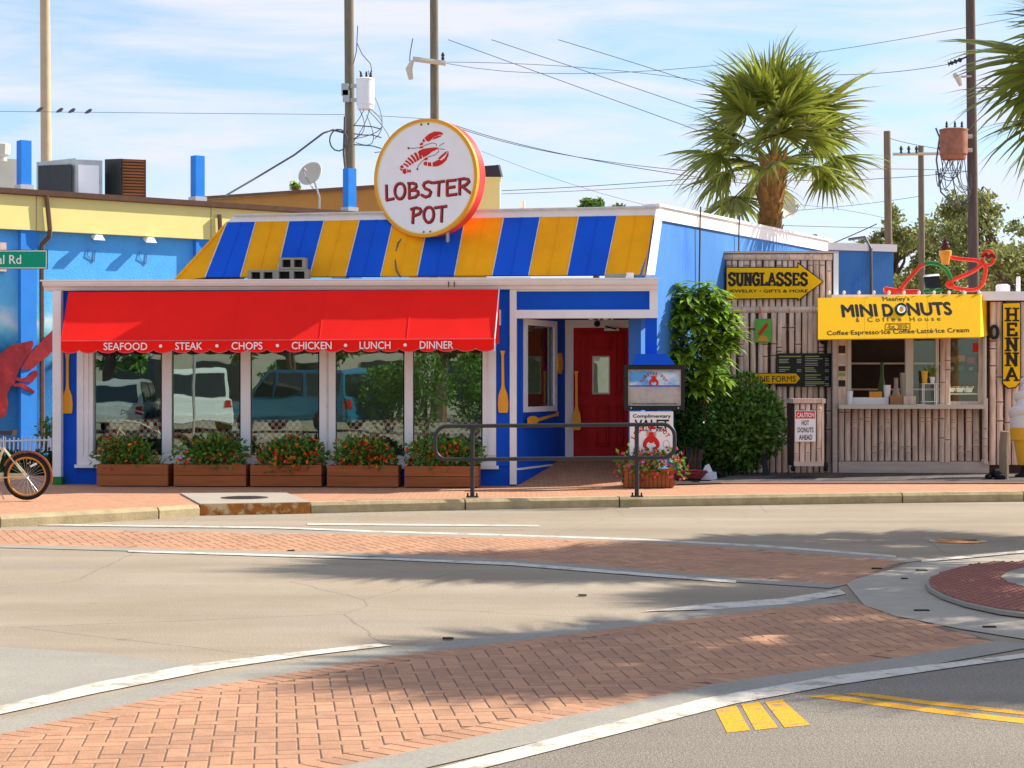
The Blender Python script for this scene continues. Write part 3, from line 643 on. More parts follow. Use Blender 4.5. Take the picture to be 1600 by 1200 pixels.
obj('pane', MB().quad(Dd.p(928, 613.5, -.016), Dd.p(951, 613.5, -.016), Dd.p(951, 558.5, -.016), Dd.p(928, 558.5, -.016)), 'window_glass', dw); piece('notice', 'white', 927, 558, 937, 564, -.022, -.018, dw, Dd)
piece('door_closer', 'white', 944, 513, 967, 517, -.1, 0, door, Dd); obj('closer_arm', MB().tube([Dd.p(946, 510, -.1), Dd.p(962, 514, -.16)], .012, 5), 'black', door)
obj('door_handle', MB().tube([Dd.p(978, 612, 0), Dd.p(978, 612, -.06), Dd.p(978, 632, -.06), Dd.p(978, 632, 0)], .011, 6), 'chrome', door)
obj('house_number', ptext(R, '5157', 920, 487.5, 964, 499.2, .3, bold=.03, th=.01), 'white', rest)
obj('entry_camera', MB().lathe(Dd.p(933, 506, -.1), [(.03, 0), (.05, .02), (.05, .05), (.03, .07)], 10, -Dd.v), 'black', rest)
# ramp of pavers up to the door
r0, r1, r2, r3 = R.p(806, 757, -.05), R.p(1000, 757, -.05), Dd.w(1.9, 0, 0), Dd.w(-.1, 0, 0)
q = [Vector((p.x, p.y, z)) for p, z in ((r0, KZ-.004), (r1, KZ-.004), (r2, dz0), (r3, dz0))]
obj('entry_ramp', MB().hexa([p-up*.4 for p in q], q), 'sidewalk_brick', rest)
# ------------------------------------------------------------------ dining tables and chairs behind the glass
def dtable(px, d, wd, label):
    c = R.p(px, 640, d); c.z = .33; x, _ = R.xz(px, 640, d)
    t = thing('dining_table', label, 'table', c, 'dining tables behind the windows')
    obj('table_top', MB().lbox(R, x-wd/2, x+wd/2, d-.4, d+.4, .33+.72, .33+.75), 'dark_wood', t)
    m = MB(); z = .33+.755; o = .012; zz = .33+.42
    m.lbox(R, x-wd/2-o, x+wd/2+o, d-.4-o, d+.4+o, z-.002, z+.004)
    for s in (-1, 1):
        m.hexa([R.w(x-wd/2-o, d+s*(.4+o), z), R.w(x+wd/2+o, d+s*(.4+o), z), R.w(x+wd/2+.09, d+s*(.45), zz-.1), R.w(x+wd/2-.15, d+s*.43, zz+.05), R.w(x-wd/2+.15, d+s*.43, zz+.05), R.w(x-wd/2-.09, d+s*.45, zz-.1)],
               [p+R.v*s*.004 for p in [R.w(x-wd/2-o, d+s*(.4+o), z), R.w(x+wd/2+o, d+s*(.4+o), z), R.w(x+wd/2+.09, d+s*(.45), zz-.1), R.w(x+wd/2-.15, d+s*.43, zz+.05), R.w(x-wd/2+.15, d+s*.43, zz+.05), R.w(x-wd/2-.09, d+s*.45, zz-.1)]])
    obj('tablecloth', m, 'checked_cloth', t); obj('pedestal', MB().lathe(c, [(.25, 0), (.25, .03), (.04, .06), (.04, .7), (.12, .72)], 10), 'dark_wood', t)
def dchair(px, d, rot, label):
    c = R.p(px, 640, d); c.z = .33; fr = Frame((c.x, c.y), math.degrees(R.a)+rot)
    t = thing('dining_chair', label, 'chair', c, 'dining chairs behind the windows')
    obj('seat', MB().lbox(fr, -.21, .21, -.21, .21, .33+.43, .33+.46), 'chair_wood', t)
    for sx in (-1, 1):
        for sy in (-1, 1): obj('leg', MB().lbox(fr, sx*.19-.018, sx*.19+.018, sy*.19-.018, sy*.19+.018, .33, .33+(.43 if sy < 0 else 1.0)), 'chair_wood', t)
    b = MB()
    for z in (.62, .78, .93): b.lbox(fr, -.17, .17, .18, .2, .33+z, .33+z+.07)
    obj('backrest', b, 'chair_wood', t)
dtable(232, .68, 1.0, 'checked dining table behind the first window from the left'); dtable(330, 1.3, 1.0, 'checked dining table behind the second window from the left')
dtable(425, .64, 1.0, 'checked dining table behind the third window from the left'); dtable(612, .64, 1.1, 'checked dining table behind the fourth window from the left'); dtable(700, 1.2, 1.0, 'checked dining table behind the rightmost window')
for i, (px, d, r) in enumerate(((190, 1.0, 90), (490, .9, -90), (560, 1.0, 90), (676, .85, -90), (300, 1.1, 160), (355, 1.0, 200))):
    dchair(px, d, r, ('yellow wooden dining chair left of the first table', 'yellow wooden dining chair beside the middle window post', 'yellow wooden dining chair left of the fourth table', 'yellow wooden dining chair behind the rightmost window', 'yellow wooden dining chair left behind the second window', 'yellow wooden dining chair right behind the second window')[i])
# ------------------------------------------------------------------ round sign on the roof
sc = P(664.5, 278, 28.95); sa = math.radians(-27)
Su = Vector((math.cos(sa), math.sin(sa), 0)); Sn = Vector((math.sin(sa), -math.cos(sa), 0))   # face axis and face normal
SR = 91.5/F*28.95
sign = thing('round_sign', 'round white restaurant sign with a red lobster above the striped roof', 'sign', sc-Vector((0, 0, SR)))
N_ = 56
ring = lambda r, o: [sc+Su*(r*math.cos(2*PI*i/N_))+Vector((0, 0, r*math.sin(2*PI*i/N_)))+Sn*o for i in range(N_)]
obj('sign_drum', MB().hexa(ring(SR, -.27), ring(SR, -.035)), 'sign_red', sign, smooth=True)
m = MB(); a, b, c, d = ring(SR+.012, -.06), ring(SR+.012, .012), ring(SR-.035, .016), ring(SR-.035, -.06)
m.add(a+b+c+d, [(i+k*N_, (i+1) % N_+k*N_, (i+1) % N_+((k+1) % 4)*N_, i+((k+1) % 4)*N_) for k in range(4) for i in range(N_)]); obj('sign_rim', m, 'sign_orange', sign, smooth=True)
m = MB(); a, b, c, d = ring(SR-.034, -.05), ring(SR-.034, .010), ring(SR-.052, .010), ring(SR-.052, -.05)
m.add(a+b+c+d, [(i+k*N_, (i+1) % N_+k*N_, (i+1) % N_+((k+1) % 4)*N_, i+((k+1) % 4)*N_) for k in range(4) for i in range(N_)]); obj('sign_bead', m, 'yellow_wall', sign, smooth=True)
obj('sign_face', MB().hexa(ring(SR-.04, -.05), ring(SR-.04, 0)), 'sign_white', sign)
def sp(x, y, o=0): return sc+Su*((x-565)/455*SR)+Vector((0, 0, -(y-590)/510*SR))+Sn*o     # sign face from the close-up's pixels
def ell(cx, cy, rx, ry, n=22): return [(cx+rx*math.cos(2*PI*i/n-1.2), cy+ry*math.sin(2*PI*i/n-1.2)) for i in range(n+1)]
strokes = [[(212, 635), (215, 765), (278, 755)], ell(335, 692, 46, 68), [(418, 625), (420, 757)], [(410, 628), (450, 628), (478, 640), (483, 660), (465, 680), (420, 692), (470, 690), (498, 705), (500, 730), (475, 750), (415, 758)],
    [(622, 634), (590, 622), (558, 630), (545, 655), (560, 680), (595, 696), (612, 715), (600, 745), (565, 755), (530, 736)], [(638, 634), (728, 625)], [(686, 632), (680, 750)],
    [(832, 620), (757, 624), (757, 750), (838, 743)], [(757, 685), (822, 678)], [(868, 615), (866, 748)], [(855, 618), (905, 612), (940, 622), (948, 642), (925, 665), (872, 684)], [(890, 680), (930, 715), (962, 741)],
    [(457, 850), (450, 978)], [(436, 856), (480, 844), (515, 855), (525, 875), (510, 898), (455, 918)], ell(594, 911, 44, 66), [(648, 852), (750, 843)], [(712, 850), (706, 976)]]
wd = 27/510*SR
for grp in (strokes[:12], strokes[12:]):
    m1, m2 = MB(), MB()
    for st in grp: m1.ribbon([sp(x+5, y+3, .001) for x, y in st], wd, Sn, .002); m2.ribbon([sp(x-2, y-1, .0045) for x, y in st], wd*.66, Sn, .002)
    l_ = obj('lettering', m1, 'letter_dark', sign); obj('lettering_face', m2, 'letter_red', l_)
em = MB()
def sub(*pts): em.poly([sp(x, y, .001) for x, y in pts], Sn*.004)
sub((505, 352), (545, 336), (600, 331), (650, 329), (688, 334), (668, 348), (625, 366), (590, 392), (548, 412), (535, 385), (522, 366))
for (x, y, r, h) in ((518, 388, 12, 34), (488, 400, 11, 38), (460, 414, 10, 38), (434, 432, 9, 36), (412, 450, 8, 32), (392, 470, 8, 26)):
    t = math.radians(-14-(518-x)*.35); q = [(-r, -h), (r, -h*.96), (r+3, 0), (r, h), (-r, h), (-r+3, 0)]
    sub(*[(x+a*math.cos(t)-b*math.sin(t), y+a*math.sin(t)+b*math.cos(t)) for a, b in q])
sub((348, 468), (366, 470), (372, 492), (358, 496), (338, 484)); sub((336, 492), (358, 502), (356, 518), (340, 508)); sub((362, 505), (392, 498), (400, 535), (382, 548), (362, 536)); sub((404, 505), (418, 512), (414, 538), (404, 532)); sub((422, 512), (436, 510), (437, 532), (420, 536))
sub((514, 318), (540, 312), (550, 326), (518, 332)); sub((515, 292), (536, 276), (550, 296), (520, 308)); sub((538, 264), (552, 246), (566, 266), (552, 282))
sub((560, 240), (600, 208), (650, 191), (692, 195), (718, 206), (726, 222), (690, 222), (640, 240), (622, 258), (598, 276), (576, 268)); sub((632, 262), (672, 250), (706, 238), (712, 228), (672, 232), (640, 244))
sub((552, 424), (576, 412), (592, 425), (570, 440)); sub((548, 460), (566, 446), (582, 454), (580, 486), (556, 480)); sub((588, 456), (618, 458), (620, 492), (590, 490))
sub((630, 460), (664, 446), (690, 436), (706, 448), (738, 428), (754, 400), (770, 368), (772, 405), (752, 448), (716, 478), (680, 494), (632, 496)); sub((678, 428), (704, 404), (738, 378), (764, 366), (744, 396), (716, 420), (696, 436))
obj('lobster_emblem', em, 'lobster_red', sign)
for l in ([(415, 322), (470, 326), (520, 322), (580, 300), (630, 290), (660, 298), (668, 318)], [(495, 510), (505, 475), (530, 450), (580, 412), (650, 395), (686, 368), (680, 345)], [(690, 318), (735, 295)], [(690, 345), (738, 352)]):
    obj('antenna', MB().tube([sp(x, y, .004) for x, y in l], .004, 4), 'metal_brown', sign)
for x, y in ((415, 322), (495, 510), (530, 124), (592, 122), (552, 1060), (610, 1060)): obj('bolt', MB().lathe(sp(x, y, 0), [(.016, 0), (.016, .006)], 8, Sn), 'metal_brown', sign)
obj('support_frame', MB().tube([sc-Sn*.15-up*(SR*.9)-Su*.3, sc-Sn*.15+Vector((0, .15, -SR-.15))-Su*.3], .03, 6).tube([sc-Sn*.15-up*(SR*.9)+Su*.3, sc-Sn*.15+Vector((0, .15, -SR-.15))+Su*.3], .03, 6), 'metal_grey', sign)
obj('sign_cable', MB().tube([sc+Su*-.38-up*SR*.9-Sn*.1, R.p(622, 380, .7), R.p(617, 400, .62), R.p(619, 422, .45), R.p(626, 433, .4)], .012, 5), 'wire', sign)
# ------------------------------------------------------------------ paddles and small wall pieces
def paddle(a, b, bl, wblade, nrm, label, lean=0):      # from the handle tip a to the blade end b
    d = (b-a).normalized(); s = d.cross(nrm).normalized(); L_ = (b-a).length; t = thing('wooden_paddle', label, 'paddle', b, 'wooden paddles hung on the front')
    k = L_-bl; m = MB()
    pr = [(0, .035), (.05, .022), (.09, .018), (k*.9, .02), (k, .03), (k+bl*.25, wblade*.42), (k+bl*.6, wblade*.5), (k+bl*.93, wblade*.46), (L_, wblade*.36)]
    cut = 5
    sh = [a+d*q+s*r for q, r in pr[:cut]]+[a+d*q-s*r for q, r in pr[:cut]][::-1]
    obj('shaft', m.poly(sh, nrm*.03), 'paddle', t)
    m = MB(); bd = [a+d*q+s*r for q, r in pr[cut-1:]]+[a+d*q-s*r for q, r in pr[cut-1:]][::-1]
    obj('blade', m.poly(bd, nrm*.022), 'paddle', t)
fn = -R.v
paddle(R.p(106, 553, -.012), R.p(106, 646, -.012), .36, .155, fn, 'wooden paddle at the left corner of the restaurant'); paddle(R.p(785.5, 548, -.012), R.p(786.5, 645, -.012), .36, .155, fn, 'wooden paddle between the windows and the porch')
paddle(Dd.p(900.5, 580, -.2), Dd.p(901, 672, -.2), .33, .14, -Dd.v, 'upright wooden paddle leaning by the red door')
paddle(Ef.p(870, 647, -.03), Ef.p(824, 660, -.06), .42, .16, -Ef.v, 'wooden paddle hung sideways below the porch window')
pl = Ef.p(873.5, 568, -.02); o = MB(); o.poly([pl+Ef.u*(.11*math.cos(i*PI/12))+up*(.165*math.sin(i*PI/12)) for i in range(24)], -Ef.v*.03)
obj('oval_plaque', o, 'paddle', label='small oval orange plaque beside the porch window', category='plaque')
# ------------------------------------------------------------------ planters
def planter(name, x0, x1, y0, y1, d0, d1, label, z0=KZ, boards=2, vert=False, fr=R):
    a, zt = fr.xz(x0, y0, d0); b, _ = fr.xz(x1, y0, d0); z1 = zt
    t = thing(name, label, 'planter', fr.w((a+b)/2, (d0+d1)/2, z0), 'wooden planters along the front')
    if not vert:
        h = (z1-z0)/boards
        for k in range(boards):
            zz = z0+k*h; obj('board', MB().lbox(fr, a, b, d0, d0+.03, zz+.004, zz+h-.004), 'planter_wood', t)
            for xx in (a, b-.03): obj('board', MB().lbox(fr, xx, xx+.03, d0+.03, d1, zz+.004, zz+h-.004), 'planter_wood', t)
    else:
        n = 12
        for k in range(n): obj('board', MB().lbox(fr, a+(b-a)*k/n+.003, a+(b-a)*(k+1)/n-.003, d0, d0+.025, z0, z1-.03), 'planter_wood', t)
        for xx in (a, b-.03): obj('board', MB().lbox(fr, xx, xx+.03, d0+.03, d1, z0, z1-.03), 'planter_wood', t)
        obj('rim', MB().lbox(fr, a-.01, b+.01, d0-.012, d0+.03, z1-.03, z1), 'planter_wood', t)
    obj('back_board', MB().lbox(fr, a, b, d1-.03, d1, z0, z1-.01), 'planter_wood', t)
    obj('soil', MB().lbox(fr, a+.03, b-.03, d0+.03, d1-.03, z0, z1-.05), 'soil', t)
    return fr.w((a+b)/2, (d0+d1)/2, z1-.05), (b-a), t
def leafquad(mb, c, l, wd, d, nrm, fold=.0):
    d = d.normalized(); s = d.cross(nrm)
    if s.length < 1e-4: s = d.cross(Vector((.3, .9, .2)))
    s = s.normalized()*wd/2; k = len(mb.v); mb.v += [c, c+d*l*.5+s, c+d*l, c+d*l*.5-s]; mb.f.append((k, k+1, k+2, k+3))
def rv(): 
    while True:
        v = Vector((random.uniform(-1, 1), random.uniform(-1, 1), random.uniform(-1, 1)))
        if .05 < v.length < 1: return v.normalized()
def flowers(c, wd, hgt, label, fl=('flower_red', 'flower_orange'), nf=120, leaves=900, cat='flowering plant', offs=0, blades=26, dep=.2, group='flowering plants in the window planters', lean=0):
    t = thing('flowering_plant', label, cat, c, group)
    lf = MB(); blobs = [(c+R.u*(random.uniform(-.36, .36)*wd+offs)+R.v*random.uniform(-.08, .05)+up*(hgt*random.uniform(.25, .55)), random.uniform(.17, .28)) for _ in range(11)]
    for _ in range(leaves):
        b, r = random.choice(blobs); v = rv(); p = b+Vector((v.x*r*1.25, v.y*r*.8, v.z*r))*random.uniform(.6, 1.05)
        leafquad(lf, p, random.uniform(.06, .10), random.uniform(.04, .06), v+rv()*.7, rv())
    obj('foliage', lf, 'leaf', t, kind='stuff')
    for j, m in enumerate(fl):
        f = MB()
        for _ in range(nf//len(fl)):
            b, r = random.choice(blobs); v = rv(); v.y = -abs(v.y); p = b+Vector((v.x*r*1.3, v.y*r*.85, v.z*r*1.02))
            for k in range(5):
                q = v+rv()*.9; leafquad(f, p, random.uniform(.032, .05), .036, q, v)
        obj('blossoms', f, m, t, kind='stuff')
    bl = MB()
    for _ in range(blades):
        p = c+R.u*(random.choice((-1, 1))*random.uniform(.2, .5)*wd)+R.v*random.uniform(-.12, .05); d = Vector((random.uniform(-.6, .6), random.uniform(-.5, .1), 1)).normalized(); L_ = random.uniform(.25, .48); s = d.cross(R.v).normalized()*.011; pts = []
        for k in range(5): f = k/4; pts.append(p+d*L_*f+Vector((d.x*.4, -.15, -.55))*L_*f*f*.8)
        for k in range(4):
            n0 = len(bl.v); w0 = 1-k/4.2; w1 = 1-(k+1)/4.2; bl.v += [pts[k]-s*w0, pts[k]+s*w0, pts[k+1]+s*w1, pts[k+1]-s*w1]; bl.f.append((n0, n0+1, n0+2, n0+3))
    if blades: obj('grass_blades', bl, 'blade', t, kind='stuff')
spec = [(151, 262, 725, 'first', -.05), (271.5, 384, 725.5, 'second', 0), (391, 502, 726, 'third', .05), (511, 622, 727, 'fourth', 0), (632, 747, 728, 'fifth', .0)]
for i, (x0, x1, y0, nm, of) in enumerate(spec):
    c, wd, t = planter('wooden_planter', x0, x1, y0, 762, -.62, -.2, f'long brown wooden planter, {nm} from the left under the windows')
    flowers(c, wd*.8, .42, f'red and orange flowering plant in the {nm} planter from the left', nf=(50, 70, 130, 130, 90)[i], leaves=1500, offs=of)
Pn = Frame((P(975, 740, 27.6).x, 27.6), 0)
c, wd, t = planter('wooden_planter', 975.5, 1053, 733, 760, 0, .36, 'small orange wooden planter below the valet sign', boards=1, vert=True, fr=Pn)
flowers(c, wd*.95, .25, 'pink and yellow flowering plant below the valet sign', fl=('flower_pink', 'leaf_bright', 'flower_pink'), nf=300, leaves=500, blades=0, group='flowering plant by the entrance')
# ------------------------------------------------------------------ railing
RL = Frame((P(680, 700, 25.35).x, 25.35), 2)
rail_ = thing('handrail', 'dark grey looped metal handrail standing at the kerb edge', 'railing', RL.p(866, 776, 0))
def arc(cx, cy, r, a0, a1, n=6): return [(cx+r*math.cos(math.radians(a0+(a1-a0)*i/n)), cy+r*math.sin(math.radians(a0+(a1-a0)*i/n))) for i in range(n+1)]
pp = arc(698, 684, 18, 270, 180)+arc(698, 700, 18, 180, 90)+arc(1036, 697, 18, 90, 0)+arc(1036, 681, 18, 0, -90)
obj('loop_rail', MB().tube([RL.p(x, y, 0) for x, y in pp], .027, 10, closed=True), 'rail_metal', rail_, smooth=True)
for px, yb in ((738, 776), (995, 772)):
    b = RL.p(px, yb, 0); tp_ = RL.p(px, 664, 0)
    ps = obj('post', MB().tube([Vector((b.x, b.y, KZ)), tp_], .03, 10), 'rail_metal', rail_, smooth=True)
    obj('base_plate', MB().box((b.x, b.y, KZ+.008), (.16, .12, .016)), 'rail_metal', ps)
    for s in (-1, 1): obj('bolt', MB().lathe((b.x+s*.06, b.y-.03, KZ+.016), [(.012, 0), (.012, .035), (.006, .045)], 6), 'rail_metal', ps)
# ------------------------------------------------------------------ menu case on the porch post, valet sign
MC = Frame((P(975, 600, 27.75).x, 27.75), -3)
mcase = thing('menu_case', 'black framed menu display case with small blue roof on the porch post', 'menu case', MC.p(1022, 641, .05))
fm = MB()
for a, b, c, d in ((975, 570, 1070, 577.5), (975, 634, 1070, 641), (975, 577.5, 981.5, 634), (1064, 577.5, 1070, 634)): fm.fbox(MC, a, b, c, d, 0, .12)
obj('case_frame', fm, 'board_black', mcase); obj('case_back', MB().fbox(MC, 976, 571, 1069, 640, .08, .118), 'board_black', mcase)
ps = obj('poster', MB().fbox(MC, 981, 577, 1064.5, 634, .05, .078), 'print_sand', mcase)
obj('poster_sky', MB().fbox(MC, 983.5, 579.5, 1062, 602, .046, .049), 'print_sky', mcase); obj('poster_sea', MB().fbox(MC, 983.5, 602, 1062, 604, .046, .049), 'blue', mcase)
inner = MB()
for a, b, c, d in ((979.5, 576, 1066, 578.5), (979.5, 633, 1066, 635.5), (979.5, 578, 982, 634), (1063.5, 578, 1066, 634)): inner.fbox(MC, a, b, c, d, .02, .06)
obj('inner_frame', inner, 'bamboo_board', mcase)
cols = MB()
for k in range(6):
    x = 985+k*13
    for j in range(7):
        if random.random() < .85: cols.fbox(MC, x, 607+j*3, x+random.uniform(6, 11), 608.2+j*3, .0465, .0485)
obj('menu_print', cols, 'metal_grey', mcase)
def lobster(mb, fr, cx, cy, s, d):                       # small front-view lobster emblem
    for sx in (-1, 1):
        mb.poly([fr.p(cx+sx*x*s, cy+y*s, d) for x, y in ((1, -6), (5, -7), (9, -3), (12, 2), (12, 8), (8, 12), (4, 11), (7, 7), (6, 3), (3, 1), (1, 3))], fr.v*-.003)
        for k in range(3): mb.poly([fr.p(cx+sx*x*s, cy+y*s, d) for x, y in ((1, -7-k*2), (7, -9-k*2.4), (7.6, -8.2-k*2.4), (1, -5.6-k*2))], fr.v*-.003)
    mb.poly([fr.p(cx+x*s, cy+y*s, d) for x, y in ((-3, -13), (3, -13), (4, -4), (2.4, 3), (-2.4, 3), (-4, -4))], fr.v*-.005)
m = MB(); lobster(m, MC, 1021.5, 595.5, .62, .044); obj('lobster_emblem', m, 'lobster_red', mcase)
def arctext(fr, s, cx, cy, r, a0, a1, h, d, m, par, wd=.7):
    mb = MB(); n = len(s)
    for i, ch in enumerate(s):
        if ch == ' ': obj('lettering', mb, m, par); mb = MB(); continue
        a = math.radians(a0+(a1-a0)*(i+.5)/n); p = fr.p(cx+r*math.cos(a), cy+r*math.sin(a), d); t = a+PI/2
        u = fr.u*math.cos(t)-up*math.sin(t); v = fr.u*math.sin(t)+up*math.cos(t); k = h/F*p.y
        q = textmb(ch, p-u*k*wd/2, u, v, k*wd, k, th=.003, bold=.03); mb.add(q.v, q.f)
    obj('lettering', mb, m, par)
arctext(MC, 'LOBSTER POT', 1021.5, 606, 20, 205, 335, 4.2, .043, 'letter_red', mcase)
obj('lettering', ptext(MC, 'www.sarasotalobsterpot.com', 988, 629, 1058, 632.5, .047, bold=.02, th=.002), 'metal_brown', mcase)
rf = MB(); z0 = MC.xz(1020, 570, 0)[1]; z1 = MC.xz(1020, 553, 0)[1]; xs = [MC.xz(x, 570, 0)[0] for x in (987, 1055, 1043, 995)]
rf.hexa([MC.w(xs[0], -.03, z0), MC.w(xs[1], -.03, z0), MC.w(xs[1], .3, z0), MC.w(xs[0], .3, z0)], [MC.w(xs[3], .06, z1), MC.w(xs[2], .06, z1), MC.w(xs[2], .26, z1), MC.w(xs[3], .26, z1)])
obj('case_roof', rf, 'blue', mcase)
for px in (986, 1060): obj('bolt', MB().lathe(MC.p(px, 637.5, 0), [(.012, 0), (.012, .01)], 8, -MC.v), 'chrome', mcase)
VS = Frame((P(984, 680, 27.7).x, 27.7), -3)
vs = thing('valet_sign', 'white valet parking sign with a red lobster behind the handrail', 'sign', VS.p(1018, 716, 0))
obj('sign_panel', MB().fbox(VS, 984, 643, 1052, 716, 0, .02), 'white', vs)
obj('sign_stake', MB().fbox(VS, 1013, 700, 1021, 752, .022, .06), 'blue', vs)
for s, x0, y0, x1, y1, m in (('Complimentary', 989, 647.5, 1048, 654, 'black'), ('VALET', 992, 656, 1045, 669.5, 'black'), ('WALK   RIDES', 1000, 670.5, 1042, 674, 'black'), ('Across Street', 988, 706.5, 1046, 712, 'black')):
    obj('lettering', ptext(VS, s, x0, y0, x1, y1, -.001, bold=.03, th=.003), m, vs)
m = MB(); lobster(m, VS, 1017.5, 689, 1.08, -.002); obj('lobster_emblem', m, 'lobster_red', vs)
arctext(VS, 'LOBSTER POT', 1017, 696, 27, 200, 335, 6.5, -.002, 'lobster_red', vs, .75)
obj('lettering', ptext(VS, 'the', 1013, 666.5, 1023, 671, -.003, bold=.03, th=.003), 'lobster_red', vs)
obj('round_mark', MB().tube([VS.p(1041+5*math.cos(i*PI/8), 694+6*math.sin(i*PI/8), -.002) for i in range(16)], .004, 4, closed=True), 'metal_grey', vs)
st = MB().fbox(VS, 986, 713, 1050, 716, -.003, 0); obj('stripe', st, 'blue', vs)
# ------------------------------------------------------------------ cinder blocks on the porch roof
def block(x0, y0, x1, y1, d, label):
    t = thing('cinder_block', label, 'cinder block', R.p((x0+x1)/2, y1, d), 'cinder blocks on the flat roof'); f = MB(); w3 = (x1-x0)
    f.fbox(R, x0, y0, x1, y0+3, d, d+.2).fbox(R, x0, y1-3, x1, y1, d, d+.2)
    for a in (0, .44, .88): f.fbox(R, x0+w3*a, y0+3, x0+w3*(a+.12), y1-3, d, d+.2)
    obj('block_shell', f, 'pavement_grey', t); obj('block_core', MB().fbox(R, x0+1, y0+3, x1-1, y1-3, d+.14, d+.18), 'black', t)
block(387, 422, 431, 440.5, .16, 'grey cinder block lying at the left on the flat roof'); block(429, 421, 482, 440, .14, 'grey cinder block under another one on the flat roof'); block(436, 402.5, 477, 420.5, .14, 'grey cinder block stacked on top of another one on the roof')
obj('roof_brick', MB().fbox(R, 945, 427.5, 978, 435.5, .0, .15), 'pavement_grey', label='grey stone lying on the flat roof above the porch', category='stone')
obj('roof_brick', MB().fbox(R, 979, 426, 990, 435, -.02, .12), 'white', label='short white block beside the grey stone on the porch roof', category='block')
# ------------------------------------------------------------------ hose, bag, stake
hs = G(1076, 751, KZ); m = MB(); pts = []
for i in range(100): a = i*.31; r = .15+.10*(i/100); pts.append(hs+Vector((r*1.25*math.cos(a), .5*r*math.sin(a), .03+.0013*i+.008*math.sin(i*1.7))))
obj('garden_hose', m.tube(pts, .014, 5), 'hose', smooth=True, label='coiled red garden hose lying beside the small planter', category='hose')
b = G(1108, 750, KZ); m = MB(); m.hexa([b+Vector(q) for q in ((-.13, -.08, 0), (.12, -.08, 0), (.12, .08, 0), (-.13, .08, 0))], [b+Vector(q) for q in ((-.11, -.07, .10), (.10, -.07, .10), (.12, .08, .12), (-.11, .08, .13))])
m.poly([b+Vector(q) for q in ((-.11, 0, .11), (.06, 0, .12), (.0, 0, .25), (-.06, 0, .22))], (0, .05, 0))
obj('white_bag', m, 'white', label='crumpled white plastic bag lying at the foot of the shrub', category='bag')
a = P(1197, 745, 30.35); b = P(1191, 664, 30.6); s = Vector((.045, 0, 0)); stt = thing('small_sign_stake', 'narrow dark sign stake leaning by the round shrub', 'sign', a)
obj('stake_board', MB().hexa([a-s, a+s, a+s+Vector((0, .03, 0)), a-s+Vector((0, .03, 0))], [b-s, b+s, b+s+Vector((0, .03, 0)), b-s+Vector((0, .03, 0))]), 'board_black', stt)
obj('print', MB().hexa(*[[a.lerp(b, f)-s*.5+Vector((0, -.002, 0)), a.lerp(b, f)+s*.5+Vector((0, -.002, 0)), a.lerp(b, f)+s*.5+Vector((0, -.006, 0)), a.lerp(b, f)-s*.5+Vector((0, -.006, 0))] for f in (.45, .85)]), 'chalk', stt)
# ------------------------------------------------------------------ blue mural building on the left
Bf = Frame((-10.13, 38), 39.8)
bl = thing('mural_building', 'blue building with yellow fascia and a painted lobster mural', 'building', Bf.w(3, 1, KZ))
def bx(px, y=0): return Bf.xz(px, 500, y)[0]
zf0 = Bf.xz(0, 357, -.16)[1]; zf1 = Bf.xz(0, 303, -.16)[1]
X0, X1 = -6.5, bx(640)
obj('wall', MB().lbox(Bf, X0, X1, 0, .25, 0, zf1), 'mural', bl)
obj('fascia', MB().lbox(Bf, X0, X1, -.16, -.01, zf0, zf1), 'yellow_wall', bl)
obj('gutter', MB().hexa([Bf.w(X0, d, z) for d, z in ((-.15, zf1), (-.26, zf1+.02), (-.28, zf1+.12), (0, zf1+.15))], [Bf.w(X1, d, z) for d, z in ((-.15, zf1), (-.26, zf1+.02), (-.28, zf1+.12), (0, zf1+.15))]), 'brown_trim', bl)
obj('roof', MB().lbox(Bf, X0, X1, .0, 14, zf1+.02, zf1+.13), 'metal_grey', bl)
obj('end_wall', MB().lbox(Bf, X1-.2, X1, .25, 14, 0, zf1), 'tan_wall', bl)
for px in (57, 330): x = bx(px, -.17); obj('fascia_joint', MB().lbox(Bf, x-.008, x+.008, -.165, -.15, zf0, zf1), 'tan_wall', bl)
for px, ptop in ((47, 218), (319, 242), (557, 262)):
    x = bx(px, -.12); zt = Bf.xz(px, ptop, -.12)[1]
    p_ = obj('pilaster', MB().lbox(Bf, x-.2, x+.14, -.13, -.002, 0, zf0), 'pilaster_blue', bl)
    obj('roof_post', MB().lbox(Bf, x-.11, x+.11, .04, .26, zf1+.1, zt), 'bright_blue', bl); obj('post_foot', MB().lbox(Bf, x-.14, x+.14, .0, .3, zf1+.13, zf1+.24), 'metal_grey', bl)
def dspout(pts, m='brown_trim', r=.05): obj('downspout', MB().tube(pts, r, 6), m, bl)
a = Bf.p(72, 308, -.52); b = Bf.p(77, 360, -.52)
dspout([Bf.p(73, 306, -.23), Bf.p(78, 358, -.23), Bf.p(77, 370, -.2), Bf.p(66, 381, -.1), Bf.p(65, 392, -.08), Bf.p(66, 700, -.08)])
dspout([Bf.p(343, 335, -.23), Bf.p(344, 360, -.23), Bf.p(343, 372, -.2), Bf.p(335, 385, -.1), Bf.p(335, 600, -.1)])
